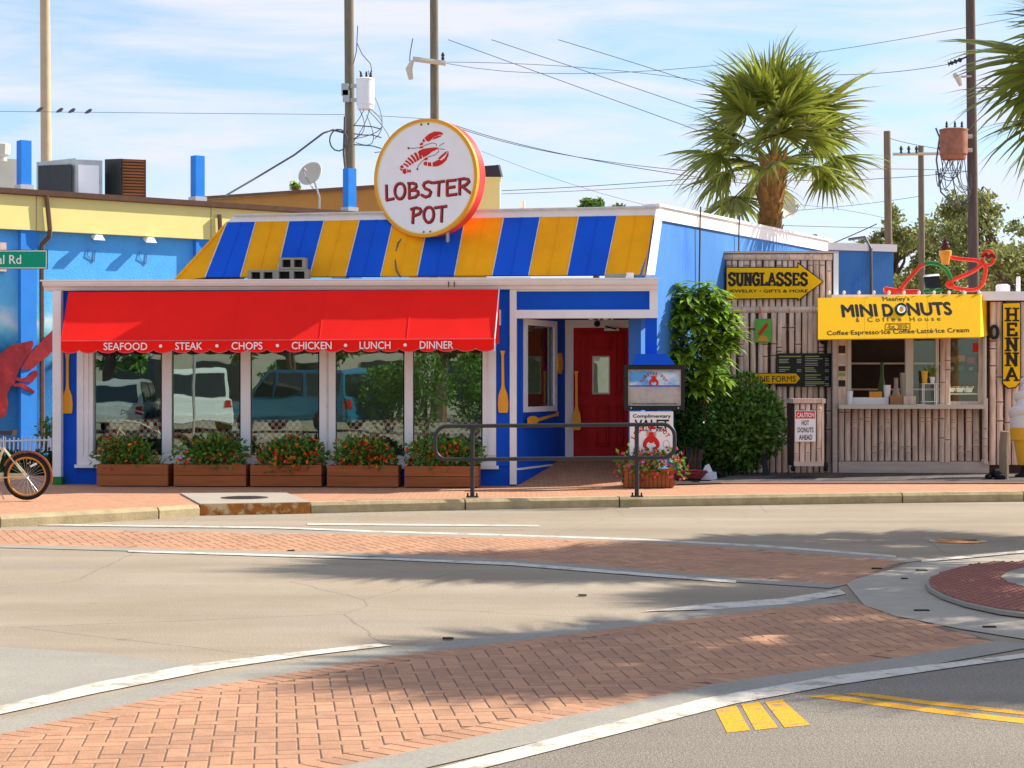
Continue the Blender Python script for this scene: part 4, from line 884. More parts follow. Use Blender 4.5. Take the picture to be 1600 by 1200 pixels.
for px, py in ((152, 371), (233, 375)):
    c = Bf.p(px, py, -.16); l_ = obj('wall_lamp', MB().hexa([c+Bf.u*q[0]+Bf.v*q[1]+up*q[2] for q in ((-.10, .1, .03), (.10, .1, .03), (.13, -.1, -.06), (-.13, -.1, -.06))], [c+Bf.u*q[0]+Bf.v*q[1]+up*q[2] for q in ((-.07, .12, .06), (.07, .12, .06), (.07, -.08, .05), (-.07, -.08, .05))]), 'white', bl)
    obj('lamp_arm', MB().tube([c+up*.05, c+up*.07+Bf.v*.08, c+Bf.v*.15+up*.05], .015, 5), 'metal_grey', l_)
    obj('lamp_cable', MB().tube([Bf.p(px-14, py+18, -.015), Bf.p(px-16, py+28, -.02), Bf.p(px-8, py+34, -.015), Bf.p(px-5, py+38, -.015), Bf.p(px-3, py+20, -.015)], .008, 4), 'wire', l_)
obj('meter_box', MB().fbox(Bf, 0, 379, 10, 424, -.1, 0), 'bamboo_board', bl)
# mural lobster, a painted cut-out on the wall
lm = thing('mural_lobster', 'dark red painted lobster claw on the blue mural wall', 'mural', Bf.p(30, 650, -.02))
def mpoly(name, pts, m, d=-.135): return obj(name, MB().poly([Bf.p(x, y, d) for x, y in pts], Bf.v*-.02), m, lm)
mat('mural_red', (.17, .008, .014), .7, .3, 5, .2, 30, col2=(.30, .02, .025), c2=(.45, .65)); mat('mural_red2', (.28, .02, .025), .7, .2, 6, .2, 30, col2=(.17, .01, .016), c2=(.45, .7))
mpoly('claw', [(-4, 556), (8, 546), (16, 540), (32, 536), (50, 532), (52, 538), (47, 550), (36, 566), (29, 578), (25, 590), (22, 600), (16, 604), (10, 616), (12, 632), (9, 648), (3, 653), (-4, 650)], 'mural_red')
mpoly('claw_tip', [(47, 551), (58, 540), (70, 527), (84, 514), (84, 545), (74, 557), (62, 565), (52, 575), (42, 578), (32, 577), (38, 566)], 'mural_red2', -.14)
mpoly('leg', [(24, 588), (32, 592), (44, 588), (50, 580), (56, 578), (59, 586), (50, 597), (36, 597), (24, 594)], 'mural_red'); mpoly('leg', [(20, 600), (34, 598), (44, 604), (54, 612), (52, 615), (40, 610), (30, 604), (20, 604)], 'mural_red')
# picket fence and the planting below it
pf = thing('picket_fence', 'low white picket fence in front of the mural', 'fence', P(41, 712, 33)); 
for y in (690, 707.5): obj('rail', MB().tube([P(-30, y, 33), P(82, y-2.5, 33)], .016, 6), 'white', pf)
for i in range(17): x = -26+i*6.6*1.02; obj('picket', MB().tube([P(x, 711-(x+26)*.02, 33), P(x+1, 685.5-(x+26)*.02-(i % 2)*2, 33)], .017, 5), 'white', pf)
obj('fence_post', MB().tube([P(-20, 760, 33), P(-20, 684, 33)], .03, 6).tube([P(80, 757, 33), P(80, 684, 33)], .03, 6), 'white', pf)
def bush(name, label, c, r, n, leafm, ls, cat='shrub', dark=None, stems=True, lobes=14, group=None, flat=1.0, droop=0, lw=.5):
    t = thing(name, label, cat, (c[0], c[1], max(c[2]-r[2], 0)), group); c = Vector(c); m = MB(); lob = []
    for _ in range(lobes):
        v = rv(); v.z = v.z*.9+.1; lob.append((c+Vector((v.x*r[0], v.y*r[1], v.z*r[2]))*1-Vector(v)*0+Vector((v.x*r[0], v.y*r[1], v.z*r[2]))*-.35, random.uniform(.32, .55)))
    for i in range(n):
        b, k = random.choice(lob); v = rv(); rad = random.uniform(.55, 1.0)**.5
        p = b+Vector((v.x*r[0]*k, v.y*r[1]*k, v.z*r[2]*k))*rad
        if p.z < .1: continue
        d = (v*.8+rv()*.8+Vector((0, 0, .25-droop))); leafquad(m, p, ls*random.uniform(.7, 1.3), ls*lw*random.uniform(.7, 1.2), d, v+rv()*.6)
    obj('foliage', m, leafm, t, kind='stuff')
    if stems:
        s = MB(); base = Vector((c.x, c.y, max(c.z-r[2]-.05, .02)))
        for b, k in lob[:8]: s.tube([base+Vector((random.uniform(-.1, .1), random.uniform(-.1, .1), 0)), base.lerp(b, .55)+rv()*.05, b], [.03*r[0]+.01, .02*r[0]+.006, .006], 5)
        obj('stems', s, 'bark', t)
    return t
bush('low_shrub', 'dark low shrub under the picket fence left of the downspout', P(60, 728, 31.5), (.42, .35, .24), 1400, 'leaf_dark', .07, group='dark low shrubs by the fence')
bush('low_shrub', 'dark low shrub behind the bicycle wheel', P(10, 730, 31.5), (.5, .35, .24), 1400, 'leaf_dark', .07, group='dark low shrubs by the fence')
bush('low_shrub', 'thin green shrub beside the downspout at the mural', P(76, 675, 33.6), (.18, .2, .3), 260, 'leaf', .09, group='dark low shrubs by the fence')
# rooftop units
def unit(name, label, x0, y0, x1, y1, d, dep, m, parts=None):
    fr = Frame((P(x0, y1, d).x, d), 22); t = thing(name, label, 'rooftop unit', fr.p((x0+x1)/2, y1, 0), 'units on the mural building roof'); return fr, t
fr, t = unit('air_handler', 'square grey metal air handler on the mural building roof', 57, 250, 160, 305, 43.2, 1, 'metal_grey')
xa, zt = fr.xz(118, 249, 0); xb, zb = fr.xz(160, 308, 0)
obj('housing', MB().lbox(fr, xa-.05, xb, 0, 1.2, zb-.3, zt), 'metal_grey', t); obj('side_panel', MB().lbox(fr, xa+.06, xb-.08, -.02, 0, zb-.2, zt-.12), 'sign_white', t)
fl = Frame((fr.w(xa-.05, 0, 0).x, fr.w(xa-.05, 0, 0).y), 180-18); 
obj('duct_box', MB().hexa(*[[Vector((P(57, 0, 43.9).x, 43.9, z)), Vector((P(118, 0, 43.1).x, 43.1, z)), Vector((P(118, 0, 44.3).x, 44.3, z)), Vector((P(57, 0, 44.8).x, 44.8, z))] for z in (zb-.3, zt-.02)]), 'metal_grey', t)
obj('duct_panel', MB().poly([P(60, 259, 43.8), P(112, 257, 43.1), P(112, 310, 43.1), P(60, 310, 43.8)], (0, -.03, 0)), 'rail_metal', t)
fr, t = unit('condenser', 'brown louvred condenser on the mural building roof', 165, 247, 228, 305, 43.6, 1, 'metal_brown')
xa, zt = fr.xz(190, 248, 0); xb, zb = fr.xz(228, 306, 0)
obj('housing', MB().lbox(fr, xa-.02, xb, .02, .8, zb-.3, zt), 'metal_brown', t)
for k in range(12): z = zb+(zt-zb)*(k+.5)/12; obj('louvre', MB().lbox(fr, xa+.03, xb-.03, -.01, .03, z-.025, z+.012), 'planter_wood', t)
for x in (xa, xb-.03): obj('corner_post', MB().lbox(fr, x, x+.03, -.015, .02, zb-.3, zt), 'metal_brown', t)
obj('side_grille', MB().poly([P(164, 249, 44.1), P(189, 248, 43.55), P(189, 309, 43.55), P(164, 309, 44.1)], (0, -.02, 0)), 'board_black', t)
fr, t = unit('vent_box', 'pale vent box at the left edge of the mural building roof', -10, 250, 37, 300, 41.5, 1, 'metal_grey')
obj('housing', MB().fbox(fr, -14, 248, 37, 300, 0, .8), 'stucco_pale', t); obj('vent_cap', MB().lathe(P(2, 252, 41.2), [(.12, 0), (.12, .1), (.18, .14), (.2, .36), (.15, .38)], 14), 'stucco_pale', t)
# tan building behind, yellow flue block with floodlight
tb = thing('tan_building', 'tan parapet building rising behind the mural building roof', 'building', (-5, 56, 0))
obj('wall', MB().poly([P(300, 313, 55), P(760, 283, 52), P(760, 480, 52), P(300, 480, 55)], (0, .4, 0)), 'tan_wall', tb); obj('coping', MB().hexa([P(298, 313, 54.9), P(762, 283, 51.9), P(762, 283, 52.5), P(298, 313, 55.5)], [P(298, 308, 54.9), P(762, 277, 51.9), P(762, 277, 52.5), P(298, 308, 55.5)]), 'brown_trim', tb)
ch = thing('yellow_flue', 'pale yellow block standing on the restaurant roof behind the sign', 'chimney', P(764, 334, 31.5)); CF = Frame((P(744, 300, 31.5).x, 31.5), 0)
obj('flue_block', MB().fbox(CF, 726, 279, 781, 340, 0, .5), 'yellow_wall', ch); obj('flue_cap', MB().fbox(CF, 724, 276.5, 783, 279.5, -.02, .52), 'yellow_wall', ch)
fd = thing('floodlight', 'dark square floodlight on top of the yellow block', 'floodlight', P(772, 278, 31.6)); c = P(771, 267, 31.6)
obj('lamp_head', MB().hexa([c+Vector(q) for q in ((-.15, -.08, -.1), (.13, -.12, -.11), (.16, .1, -.09), (-.12, .12, -.09))], [c+Vector(q) for q in ((-.16, -.05, .07), (.08, -.1, .09), (.11, .1, .11), (-.12, .12, .1))]), 'rail_metal', fd); obj('bracket', MB().tube([c-up*.12, c-up*.05], .03, 6), 'black', fd)
# satellite dish on the roof
def dish(c, r, tilt, label, mast):
    t = thing('satellite_dish', label, 'satellite dish', mast); ax = Vector(tilt).normalized()
    obj('reflector', MB().lathe(c, [(.01, 0), (r*.4, .02*r/.3), (r*.75, .07*r/.3), (r, .13*r/.3), (r*.99, .15*r/.3), (r*.7, .085*r/.3), (.01, .02)], 24, ax), 'stucco_pale', t, smooth=True)
    obj('mast', MB().tube([mast, mast+up*.25, c], .025, 6), 'metal_grey', t); obj('feed_arm', MB().tube([c-up*r*.9, c-up*r*.6+ax*.35, c+ax*.42-up*.05], .014, 5), 'metal_grey', t); obj('feed_horn', MB().lathe(c+ax*.42-up*.05, [(.03, 0), (.03, .08)], 8, -ax), 'metal_grey', t)
dish(P(489, 276, 41), .28, (-.5, -1, .55), 'round white satellite dish on the roof left of the round sign', P(499, 326, 41)); dish(P(1222, 322, 37), .26, (.9, -1, .1), 'white satellite dish half hidden by the palm trunk', P(1219, 366, 37))
obj('vent_pipe', MB().tube([P(817, 334, 32), P(817, 314, 32)], .045, 8), 'white', label='short white vent pipe on the restaurant roof', category='pipe')
# ------------------------------------------------------------------ street name sign
SSg = Frame((P(0, 400, 22).x, 22), -2); ss = thing('street_sign', 'green street name sign reaching in from the left', 'street sign', P(-120, 590+1.72/22*3000, 22))
obj('sign_border', MB().fbox(SSg, -118, 390.5, 74.5, 420.5, 0, .006), 'board_black', ss); obj('sign_edge', MB().fbox(SSg, -117, 391.5, 73, 419.5, -.003, 0), 'white', ss); obj('sign_plate', MB().fbox(SSg, -115.5, 393, 71.5, 418, -.006, -.003), 'green_sign', ss)
obj('lettering', ptext(SSg, 'Canal Rd', -34, 398.5, 33, 412.5, -.007, bold=.012, th=.003), 'white', ss); obj('post', MB().tube([P(-121, 824, 22.05), P(-121, 360, 22.05)], .03, 8), 'metal_grey', ss)
# ------------------------------------------------------------------ utility poles and wires
def pole(px, d, r0, r1, ptop, m, label, group, z0=.05, lean=0):
    b = P(px, 590, d); t = thing('utility_pole', label, 'utility pole', (b.x, d, z0), group); tp_ = P(px+lean, ptop, d)
    obj('shaft', MB().tube([(b.x, d, z0), (b.x, d, 3), tuple(tp_)], [r0, r0*.96, r1], 10), m, t, smooth=True); return t
UG = 'utility poles behind the buildings'
p1 = pole(74, 48, .15, .12, -30, 'concrete_pole', 'smooth tan concrete pole rising behind the air handler', UG, lean=-4)
p2 = pole(549, 46, .135, .115, -20, 'wood_pole', 'wooden utility pole with white transformer left of the round sign', UG, lean=-4)
p3 = pole(681, 50, .135, .11, -20, 'wood_pole', 'wooden utility pole rising straight behind the round sign', UG, lean=-3)
p4 = pole(1390, 56, .13, .10, 205, 'wood_pole', 'short grey utility pole in front of the oak, left of two', UG, lean=-4)
p5 = pole(1441, 60, .11, .09, 228, 'wood_pole', 'thin grey utility pole in front of the oak, right of two', UG, lean=-2)
p6 = pole(1522, 42, .125, .10, -10, 'wood_pole_dark', 'dark wooden utility pole with a rusty transformer at the right', UG, lean=-6)
def can(par, px, py0, py1, d, r, m, pxp):
    a = P(px, py1, d); h = P(px, py0, d).z-a.z
    c = obj('transformer', MB().lathe(a, [(r*.86, 0), (r*.9, .03), (r*.9, h*.14), (r, h*.16), (r, h*.92), (r*1.04, h*.93), (r*1.04, h*.97), (r*.8, h)], 18), m, par, smooth=True)
    for k in (-.5, .1, .6): obj('bushing', MB().lathe(a+Vector((k*r, 0, h)), [(.035, 0), (.02, .03), (.035, .05), (.02, .08), (.03, .1), (.012, .16)], 8), 'rail_metal', c)
    for f in (.3, .75): obj('bracket', MB().tube([a+up*h*f, P(pxp, 590, d)*1+Vector((0, 0, 0))-up*CZ+up*(a.z+h*f)], .05, 6), 'metal_grey', c)
can(p2, 571, 122, 171, 45.7, .215, 'white', 548); can(p6, 1490, 201, 249, 41.6, .30, 'mural_red2', 1519)
M['mural_red2'].node_tree.nodes['Principled BSDF'].inputs['Roughness'].default_value = .6
mat('transformer_rust', (.36, .15, .09), .7, .25, 6, .2, 30, col2=(.24, .09, .06), c2=(.45, .65)); 
for ch_ in p6.children:
    if ch_.name.startswith('transformer'): ch_.data.materials[0] = M['transformer_rust']
def arm(par, pts, r=.05, m='metal_grey'): return obj('cross_arm', MB().tube(pts, r, 6), m, par)
arm(p3, [P(645, 92, 49.8), P(697, 99, 49.8)], .07, 'stucco_pale'); obj('insulator', MB().lathe(P(692, 97, 49.8), [(.05, 0), (.03, .06), (.05, .09), (.03, .14), (.05, .18), (.02, .25)], 8), 'rail_metal', p3)
obj('fuse_cutout', MB().tube([P(644, 95, 49.8), P(639, 108, 49.8), P(642, 124, 49.8)], [.05, .09, .06], 8), 'stucco_pale', p3); obj('loop_wire', MB().tube([P(640, 95, 49.8), P(641, 82, 49.8), P(645, 60, 49.8)], .012, 4), 'wire', p3)
arm(p5, [P(1395, 241, 59.8), P(1470, 240, 59.8)], .05, 'stucco_pale'); 
for px in (1408, 1420, 1432): obj('insulator', MB().lathe(P(px, 240, 59.8), [(.05, 0), (.03, .1), (.06, .14), (.02, .24)], 8), 'rail_metal', p5)
obj('insulator', MB().tube([P(1482, 100, 42), P(1484, 99.5, 42), P(1487, 98, 42), P(1490, 97.5, 42), P(1493, 96, 42), P(1496, 95, 42), P(1500, 94, 42), P(1503, 92, 42), P(1512, 88, 42)], [.06, .02, .06, .02, .06, .02, .06, .02, .02], 8), 'rail_metal', p6)
obj('fuse_cutout', MB().tube([P(1490, 115, 41.8), P(1497, 122, 41.8), P(1501, 134, 41.8)], [.04, .07, .04], 8), 'stucco_pale', p6)
arm(p6, [P(1501, 120, 41.9), P(1518, 119, 41.9)], .025)
wr = MB()
for i in range(16):
    a = P(random.uniform(1466, 1512), random.uniform(215, 255), 41.6); b = P(random.choice((1462, 1470, 1482, 1517)), random.uniform(262, 300), 41.7); mid = a.lerp(b, .5)+Vector((random.uniform(-.2, .2), 0, -random.uniform(.2, .8))); c_ = mid*2-(a+b)/2; wr.tube([a*(1-q)**2+c_*2*q*(1-q)+b*q*q for q in [k/9 for k in range(10)]], .009, 4)
wr.tube([P(1462, 200, 41.7), P(1468, 215, 41.7), P(1463, 250, 41.7), P(1470, 300, 41.7), P(1490, 320, 41.7), P(1517, 312, 41.7)], .02, 5); obj('drop_wires', wr, 'wire', p6, kind='stuff')
wr = MB()
for i in range(7):
    a = P(random.uniform(560, 585), random.choice((110, 171, 172, 180, 195)), 45.7); b = P(random.choice((552, 556, 585)), random.uniform(190, 245), 45.8); mid = a.lerp(b, .5)+Vector((random.uniform(.1, .55), 0, -random.uniform(0, .3))); c_ = mid*2-(a+b)/2; wr.tube([a*(1-q)**2+c_*2*q*(1-q)+b*q*q for q in [k/9 for k in range(10)]], .009, 4)
for y in (196, 209, 226): wr.tube([P(553, y, 45.8), P(568, y+(y % 3), 45.7), P(582, y+2, 45.7), P(596, y+6, 45.7)], .014, 4)
pts = [P(521+14*math.cos(k*.5)+8, 225+17*math.sin(k*.5)-6, 45.8) for k in range(14)]; wr.tube(pts, .018, 5)
wr.tube([P(543, 296, 45.8), P(537, 240, 45.8), P(539, 182, 45.8)], .03, 5); wr.tube([P(558, 68, 45.8), P(566, 85, 45.7), P(579, 100, 45.7), P(581, 112, 45.7)], .011, 4); wr.tube([P(552, 100, 45.8), P(557, 80, 45.8), P(559, 40, 45.8)], .011, 4)
obj('drop_wires', wr, 'wire', p2, kind='stuff')
for px, py, dd in ((539, 140, 45.7), (541, 150, 45.7)): obj('meter_box', MB().box(P(px, py, dd), (.16, .12, .28)), 'metal_grey', p2)
wires = [((-60, 172), (1, 174), (540, 179), 47, 0.0062, 'thin power line running from the left edge to the transformer pole'), ((590, 181), (640, 184), (680, 187), 47, 0.0062, 'thin power line between the two wooden poles'),
 ((690, 97), (940, 108), (1180, 140), 50, 0.0074, 'power line from the cross arm to the palm, lower'), ((697, 99), (1100, 104), (1720, 0), 50, 0.0074, 'power line from the cross arm passing over the palm'),
 ((700, 62), (945, 151), (1190, 240), 44, 0.0081, 'steep power line ending lowest behind the palm crown'), ((768, 62), (985, 135), (1210, 212), 44, 0.0081, 'steep power line in the middle above the roof'), ((872, 62), (1040, 114), (1210, 170), 44, 0.0081, 'steep power line farthest right above the roof'),
 ((700, 192), (900, 245), (1190, 290), 48, 0.0093, 'sagging power line right of the round sign, upper'), ((715, 200), (900, 245), (1140, 272), 48, 0.0081, 'sagging power line right of the round sign, lower'), ((752, 236), (900, 290), (1030, 325), 52, 0.0050, 'faint power line dropping behind the striped roof'),
 ((784, 298), (980, 287), (1190, 270), 55, 0.0099, 'level power line above the restaurant roof, upper'), ((784, 303), (980, 294), (1190, 278), 55, 0.0074, 'level power line above the restaurant roof, lower'), ((1290, 117), (1390, 113), (1484, 100), 43, 0.0074, 'power line from the palm to the striped insulator'),
 ((1225, 281), (1360, 280), (1520, 267), 50, 0.0087, 'power line crossing below the palm fronds to the right pole'), ((1225, 330), (1330, 321), (1441, 306), 58, 0.0074, 'power line rising to the thin grey pole'), ((1250, 320), (1330, 330), (1400, 345), 60, 0.0062, 'faint power line descending towards the oak'),
 ((1390, 216), (1440, 228), (1520, 240), 50, 0.0081, 'power line between the short pole and the rusty transformer'), ((1260, 268), (1390, 264), (1520, 268), 54, 0.0081, 'power line carrying grey splices left of the short pole'), ((1215, 352), (1320, 355), (1420, 357), 62, 0.0087, 'low power line above the blue annex'), ((1290, 385), (1330, 368), (1370, 350), 45, 0.0124, 'slanting cable rising from the blue annex')]
for a, b, c, d, r, lab in wires:
    A_, B2_, C2_ = P(*a, d), P(*b, d), P(*c, d); ctrl = B2_*2-(A_+C2_)/2; pts = [(A_*(1-s)**2+ctrl*2*s*(1-s)+C2_*s*s) for s in [i/14 for i in range(15)]]
    obj('power_line', MB().tube(pts, r, 5), 'wire', label=lab, category='power line', group='power lines across the sky')
obj('power_line', MB().tube([P(352, 306, 44), P(400, 278, 44.5), P(460, 242, 45), P(505, 208, 45.5), P(520, 203, 45.7), P(540, 208, 45.9)], .024, 6), 'wire', label='thick black service cable rising from the roof to the pole', category='power line', group='power lines across the sky')
# perched birds on the left wire
bd = MB()
for i, (px, py) in enumerate(((62, 175), (93, 176.5), (112, 177), (138, 178))):
    c = P(px, py-1, 47); m = MB(); m.tube([c+Vector((-.09, 0, 0)), c+Vector((-.04, 0, .02)), c+Vector((.03, 0, .06)), c+Vector((.07, 0, .09)), c+Vector((.1, 0, .085))], [.008, .035, .045, .03, .006], 6)
    obj('perched_bird', m, 'wire', smooth=True, label=('leftmost small bird perched on the wire by the concrete pole', 'second small bird from the left perched on the wire', 'third small bird from the left perched on the wire', 'rightmost small bird perched on the wire')[i], category='bird', group='birds perched on the wire')
# ------------------------------------------------------------------ bamboo screen and mini donut stand
bam = {}
def bambmesh(seed, r=.047, h=1.0, nodes=3):
    rnd = random.Random(seed); m = MB(); zs = sorted([rnd.uniform(.06, .94) for _ in range(nodes)]); n = 9; prof = []
    last = 0; prof.append((r, 0))
    for z in zs:
        prof += [(r*.96, z-.022), (r*1.14, z-.008), (r*1.02, z-.0035), (r*1.02, z+.0035), (r*1.12, z+.008), (r*.97, z+.022)]
    prof.append((r, 1)); prof.sort(key=lambda q: q[1])
    for rr, z in prof: m.v += [Vector((rr*math.cos(PI*j/(n-1)), -rr*.8*math.sin(PI*j/(n-1)), z*h)) for j in range(n)]
    for i in range(len(prof)-1): m.f += [(i*n+j, i*n+j+1, (i+1)*n+j+1, (i+1)*n+j) for j in range(n-1)]
    m.f.append(tuple(range((len(prof)-1)*n, len(prof)*n)))
    me = mesh_of('bamboo_pole', m, 'bamboo', True); me.materials.append(M['bamboo_node'])
    for p in me.polygons:
        if any(abs(p.center.z/h-z) < .0034 for z in zs): p.material_index = 1
    return me
BM = [bambmesh(i, .047, 1.0, 2+i % 2) for i in range(9)]
def bamboo_row(fr, x0, x1, y, z0, z1, par, step=.105):
    n = max(1, round((x1-x0)/step)); s = (x1-x0)/n
    for i in range(n):
        p = fr.w(x0+(i+.5)*s, y, z0); k = s/.105*random.uniform(.9, 1.0)
        o = inst(random.choice(BM), 'bamboo_pole', p, par, (random.uniform(-.006, .006), random.uniform(-.012, .012), fr.a), (k, k, z1-z0))
T = Frame((P(1122, 500, 31.6).x, 31.6), -1)
scr = thing('bamboo_screen', 'tall grey bamboo screen wall carrying the yellow arrow sign', 'screen wall', T.p(1213, 735, 0))
x0, zt = T.xz(1123, 396, 0); x1, _ = T.xz(1300, 396, 0); z0 = .16
obj('backing', MB().lbox(T, x0, x1+.02, .0, 1.6, z0, zt-.02), 'bamboo_gap', scr)
xm, zr = T.xz(1200, 484, 0)
bamboo_row(T, x0, x1, -.002, z0, zr-.05, scr); bamboo_row(T, x0, x1, -.002, zr+.05, zt-.12, scr)
hb = bambmesh(77, .055, 1.0, 2)
for z in (zr, zt-.06):
    for k in range(2): inst(hb, 'bamboo_rail', T.w(x0+(x1-x0)*(k+1)/2, -.012, z), scr, (0, -PI/2, T.a), (1, 1, (x1-x0)/2))
obj('side_board', MB().lbox(T, x1+.02, x1+.10, -.05, 1.6, z0, zt+.02), 'white', scr)
obj('top_board', MB().lbox(T, x0-.03, x1+.1, -.06, 1.6, zt, zt+.035), 'bamboo_board', scr)
# arrow sign
arw = thing('arrow_sign', 'yellow arrow sign for sunglasses on the bamboo screen', 'sign', T.p(1210, 470, -.08))
def arrow(par, fr, pts, d, m1, m2, brd):
    cx = sum(p[0] for p in pts)/len(pts); cy = sum(p[1] for p in pts)/len(pts)
    obj('sign_border', MB().poly([fr.p(x, y, d) for x, y in pts], fr.v*.02), m2, par)
    return obj('sign_plate', MB().poly([fr.p(x, y, d-.001) for x, y in brd], fr.v*-.006), m1, par)
arrow(arw, T, [(1134, 417), (1246, 417), (1246, 409), (1287, 440), (1246, 471), (1246, 467), (1134, 468)], -.085, 'arrow_yellow', 'board_black', [(1135.5, 418.5), (1247.5, 418.5), (1247.5, 412.5), (1285, 440), (1247.5, 468), (1247.5, 465.5), (1135.5, 466.5)])
# slab serif capitals drawn as strokes in a unit box
SER = {'S': [[(.92, .78), (.75, .97), (.35, 1), (.1, .84), (.14, .64), (.5, .52), (.86, .38), (.9, .16), (.62, 0), (.25, .02), (.06, .24)]], 'U': [[(.14, 1), (.14, .3), (.3, .03), (.6, 0), (.82, .2), (.84, 1)]], 'N': [[(.14, 0), (.14, 1)], [(.14, 1), (.86, 0)], [(.86, 0), (.86, 1)]],
 'G': [[(.9, .76), (.7, .98), (.35, .98), (.1, .7), (.1, .3), (.35, .02), (.7, .02), (.9, .2), (.9, .45), (.58, .45)]], 'L': [[(.2, 1), (.2, 0)], [(.2, .03), (.9, .03), (.9, .25)]], 'A': [[(.02, 0), (.5, 1)], [(.5, 1), (.98, 0)], [(.25, .35), (.75, .35)]], 'E': [[(.18, 0), (.18, 1)], [(.18, .97), (.88, .97), (.88, .78)], [(.18, .5), (.7, .5)], [(.18, .03), (.92, .03), (.92, .25)]], 'H': [[(.14, 0), (.14, 1)], [(.86, 0), (.86, 1)], [(.14, .5), (.86, .5)]]}
SRF = {'S': [], 'U': [(.14, 1), (.84, 1)], 'N': [(.14, 0), (.14, 1), (.86, 1)], 'G': [], 'L': [(.2, 1), (.2, 0)], 'A': [(.02, 0), (.98, 0)], 'E': [], 'H': [(.14, 0), (.14, 1), (.86, 0), (.86, 1)]}
def serif(mb, fr, ch, x0, y0, x1, y1, d, wt):
    q = lambda a: fr.p(x0+(x1-x0)*a[0], y1-(y1-y0)*a[1], d); k = wt/F*fr.p(x0, y0, d).y
    for i, st in enumerate(SER[ch]): mb.ribbon([q(a) for a in st], k*(1 if i == 0 or ch in 'NU' else .75), -fr.v, .004+.001*i)
    for a in SRF[ch]: c = q(a); mb.ribbon([c-fr.u*k*.9, c+fr.u*k*.9], k*.45, -fr.v, .0075)
m = MB()
for i, ch in enumerate('SUNGLASSES'): serif(m, T, ch, 1138.5+i*12.5, 427, 1138.5+i*12.5+10.4, 445.5, -.093, 4.2)
obj('lettering', m, 'board_black', arw); obj('lettering', ptext(T, 'JEWELRY • GIFTS & MORE', 1139, 452.5, 1262, 458.5, -.094, bold=.025, th=.003), 'board_black', arw)
# small green poster, menu board, line-forms arrow
gpz = thing('hanging_poster', 'small green and orange poster hanging on the bamboo screen', 'poster', T.p(1192, 535, -.08)); obj('sheet', MB().fbox(T, 1179.5, 498, 1205, 535, -.085, -.07), 'print_green', gpz)
obj('sunburst', MB().poly([T.p(1192+8*math.cos(i*PI/8), 533-9*math.sin(i*PI/8), -.087) for i in range(9)], T.v*-.003), 'sign_orange', gpz); obj('string', MB().tube([T.p(1187, 480, -.08), T.p(1190, 498, -.08)], .008, 4), 'flower_pink', gpz)
obj('slanted_print', MB().poly([T.p(1184, 521, -.087), T.p(1198, 504, -.087), T.p(1201, 508, -.087), T.p(1187, 525, -.087)], T.v*-.003), 'lobster_red', gpz)
mn = thing('menu_board', 'black menu board with pale print on the bamboo screen', 'menu board', T.p(1256, 604, -.08)); obj('board', MB().fbox(T, 1215, 552, 1299, 604, -.09, -.065), 'board_black', mn)
c1, c2 = MB(), MB()
for x, y, w_ in [(1217, 556, 35), (1217, 573, 18), (1258, 556, 22), (1258, 574, 14), (1258, 585, 24), (1258, 596, 30)]: c2.fbox(T, x, y, x+w_, y+1.8, -.093, -.09)
for x, ys, mx in ((1217, (561, 563.5, 566, 577, 579.5), 20), (1258, (560, 563, 567, 570, 577.5, 580, 589, 592, 599, 601.5), 30)):
    for y in ys: c1.fbox(T, x, y, x+random.uniform(.5, 1)*mx, y+1.1, -.093, -.09); c1.fbox(T, x+(28 if x < 1230 else 31), y, x+(35 if x < 1230 else 37), y+1.1, -.093, -.09)
obj('menu_print', c1, 'chalk', mn); obj('menu_headings', c2, 'chalk_green', mn)
lf_ = thing('line_arrow_sign', 'small yellow arrow sign reading line forms under the menu board', 'sign', T.p(1220, 600, -.1))
arrow(lf_, T, [(1172, 583), (1244, 582.5), (1252, 591), (1244, 600), (1172, 600.5)], -.1, 'yellow_sign', 'board_black', [(1173, 584), (1243.5, 583.6), (1250.3, 591), (1243.5, 599), (1173, 599.5)]); obj('lettering', ptext(T, 'LINE FORMS', 1179, 587.5, 1243, 596.5, -.107, bold=.01, th=.002), 'board_black', lf_)
# rolling bin with the caution sign
K = Frame((P(1240, 700, 29.6).x, 29.6), 4); bin_ = thing('rolling_bin', 'bamboo clad bin on wheels with a caution sign', 'bin', K.p(1264, 737, .2))
xa, zt = K.xz(1240, 625, 0); xb, zb = K.xz(1284, 728, 0); 
obj('bin_box', MB().lbox(K, xa, xb, 0, .42, zb, zt), 'bamboo_gap', bin_); bamboo_row(K, xa, xb, -.002, zb+.03, zt-.06, bin_, .09)
obj('bin_side', MB().lbox(K, xb, xb+.03, -.01, .42, zb, zt), 'bamboo', bin_); obj('bin_lid', MB().lbox(K, xa-.02, xb+.05, -.06, .44, zt-.05, zt+.02), 'bamboo', bin_); obj('kick_rail', MB().lbox(K, xa-.0, xb, -.05, -.005, zb, zb+.07), 'bamboo_board', bin_)
for px in (1238, 1289): w_ = obj('wheel', MB().lathe(K.p(px, 729, .05)+K.u*-.02, [(.05, 0), (.075, .01), (.075, .05), (.05, .06)], 14, K.u), 'rubber', bin_); obj('hub', MB().lathe(K.p(px, 729, .05)+K.u*-.03, [(.025, 0), (.025, .08)], 8, K.u), 'metal_grey', w_)
obj('sign_panel', MB().fbox(K, 1242.5, 641.5, 1274.5, 690, -.075, -.06), 'white', bin_, label='white and red caution sign on the bin'); obj('sign_band', MB().fbox(K, 1243.5, 642.5, 1273.5, 654, -.078, -.075), 'lobster_red', bin_)
obj('lettering', ptext(K, 'CAUTION', 1245, 645, 1272, 652, -.079, bold=.03, th=.002), 'white', bin_)
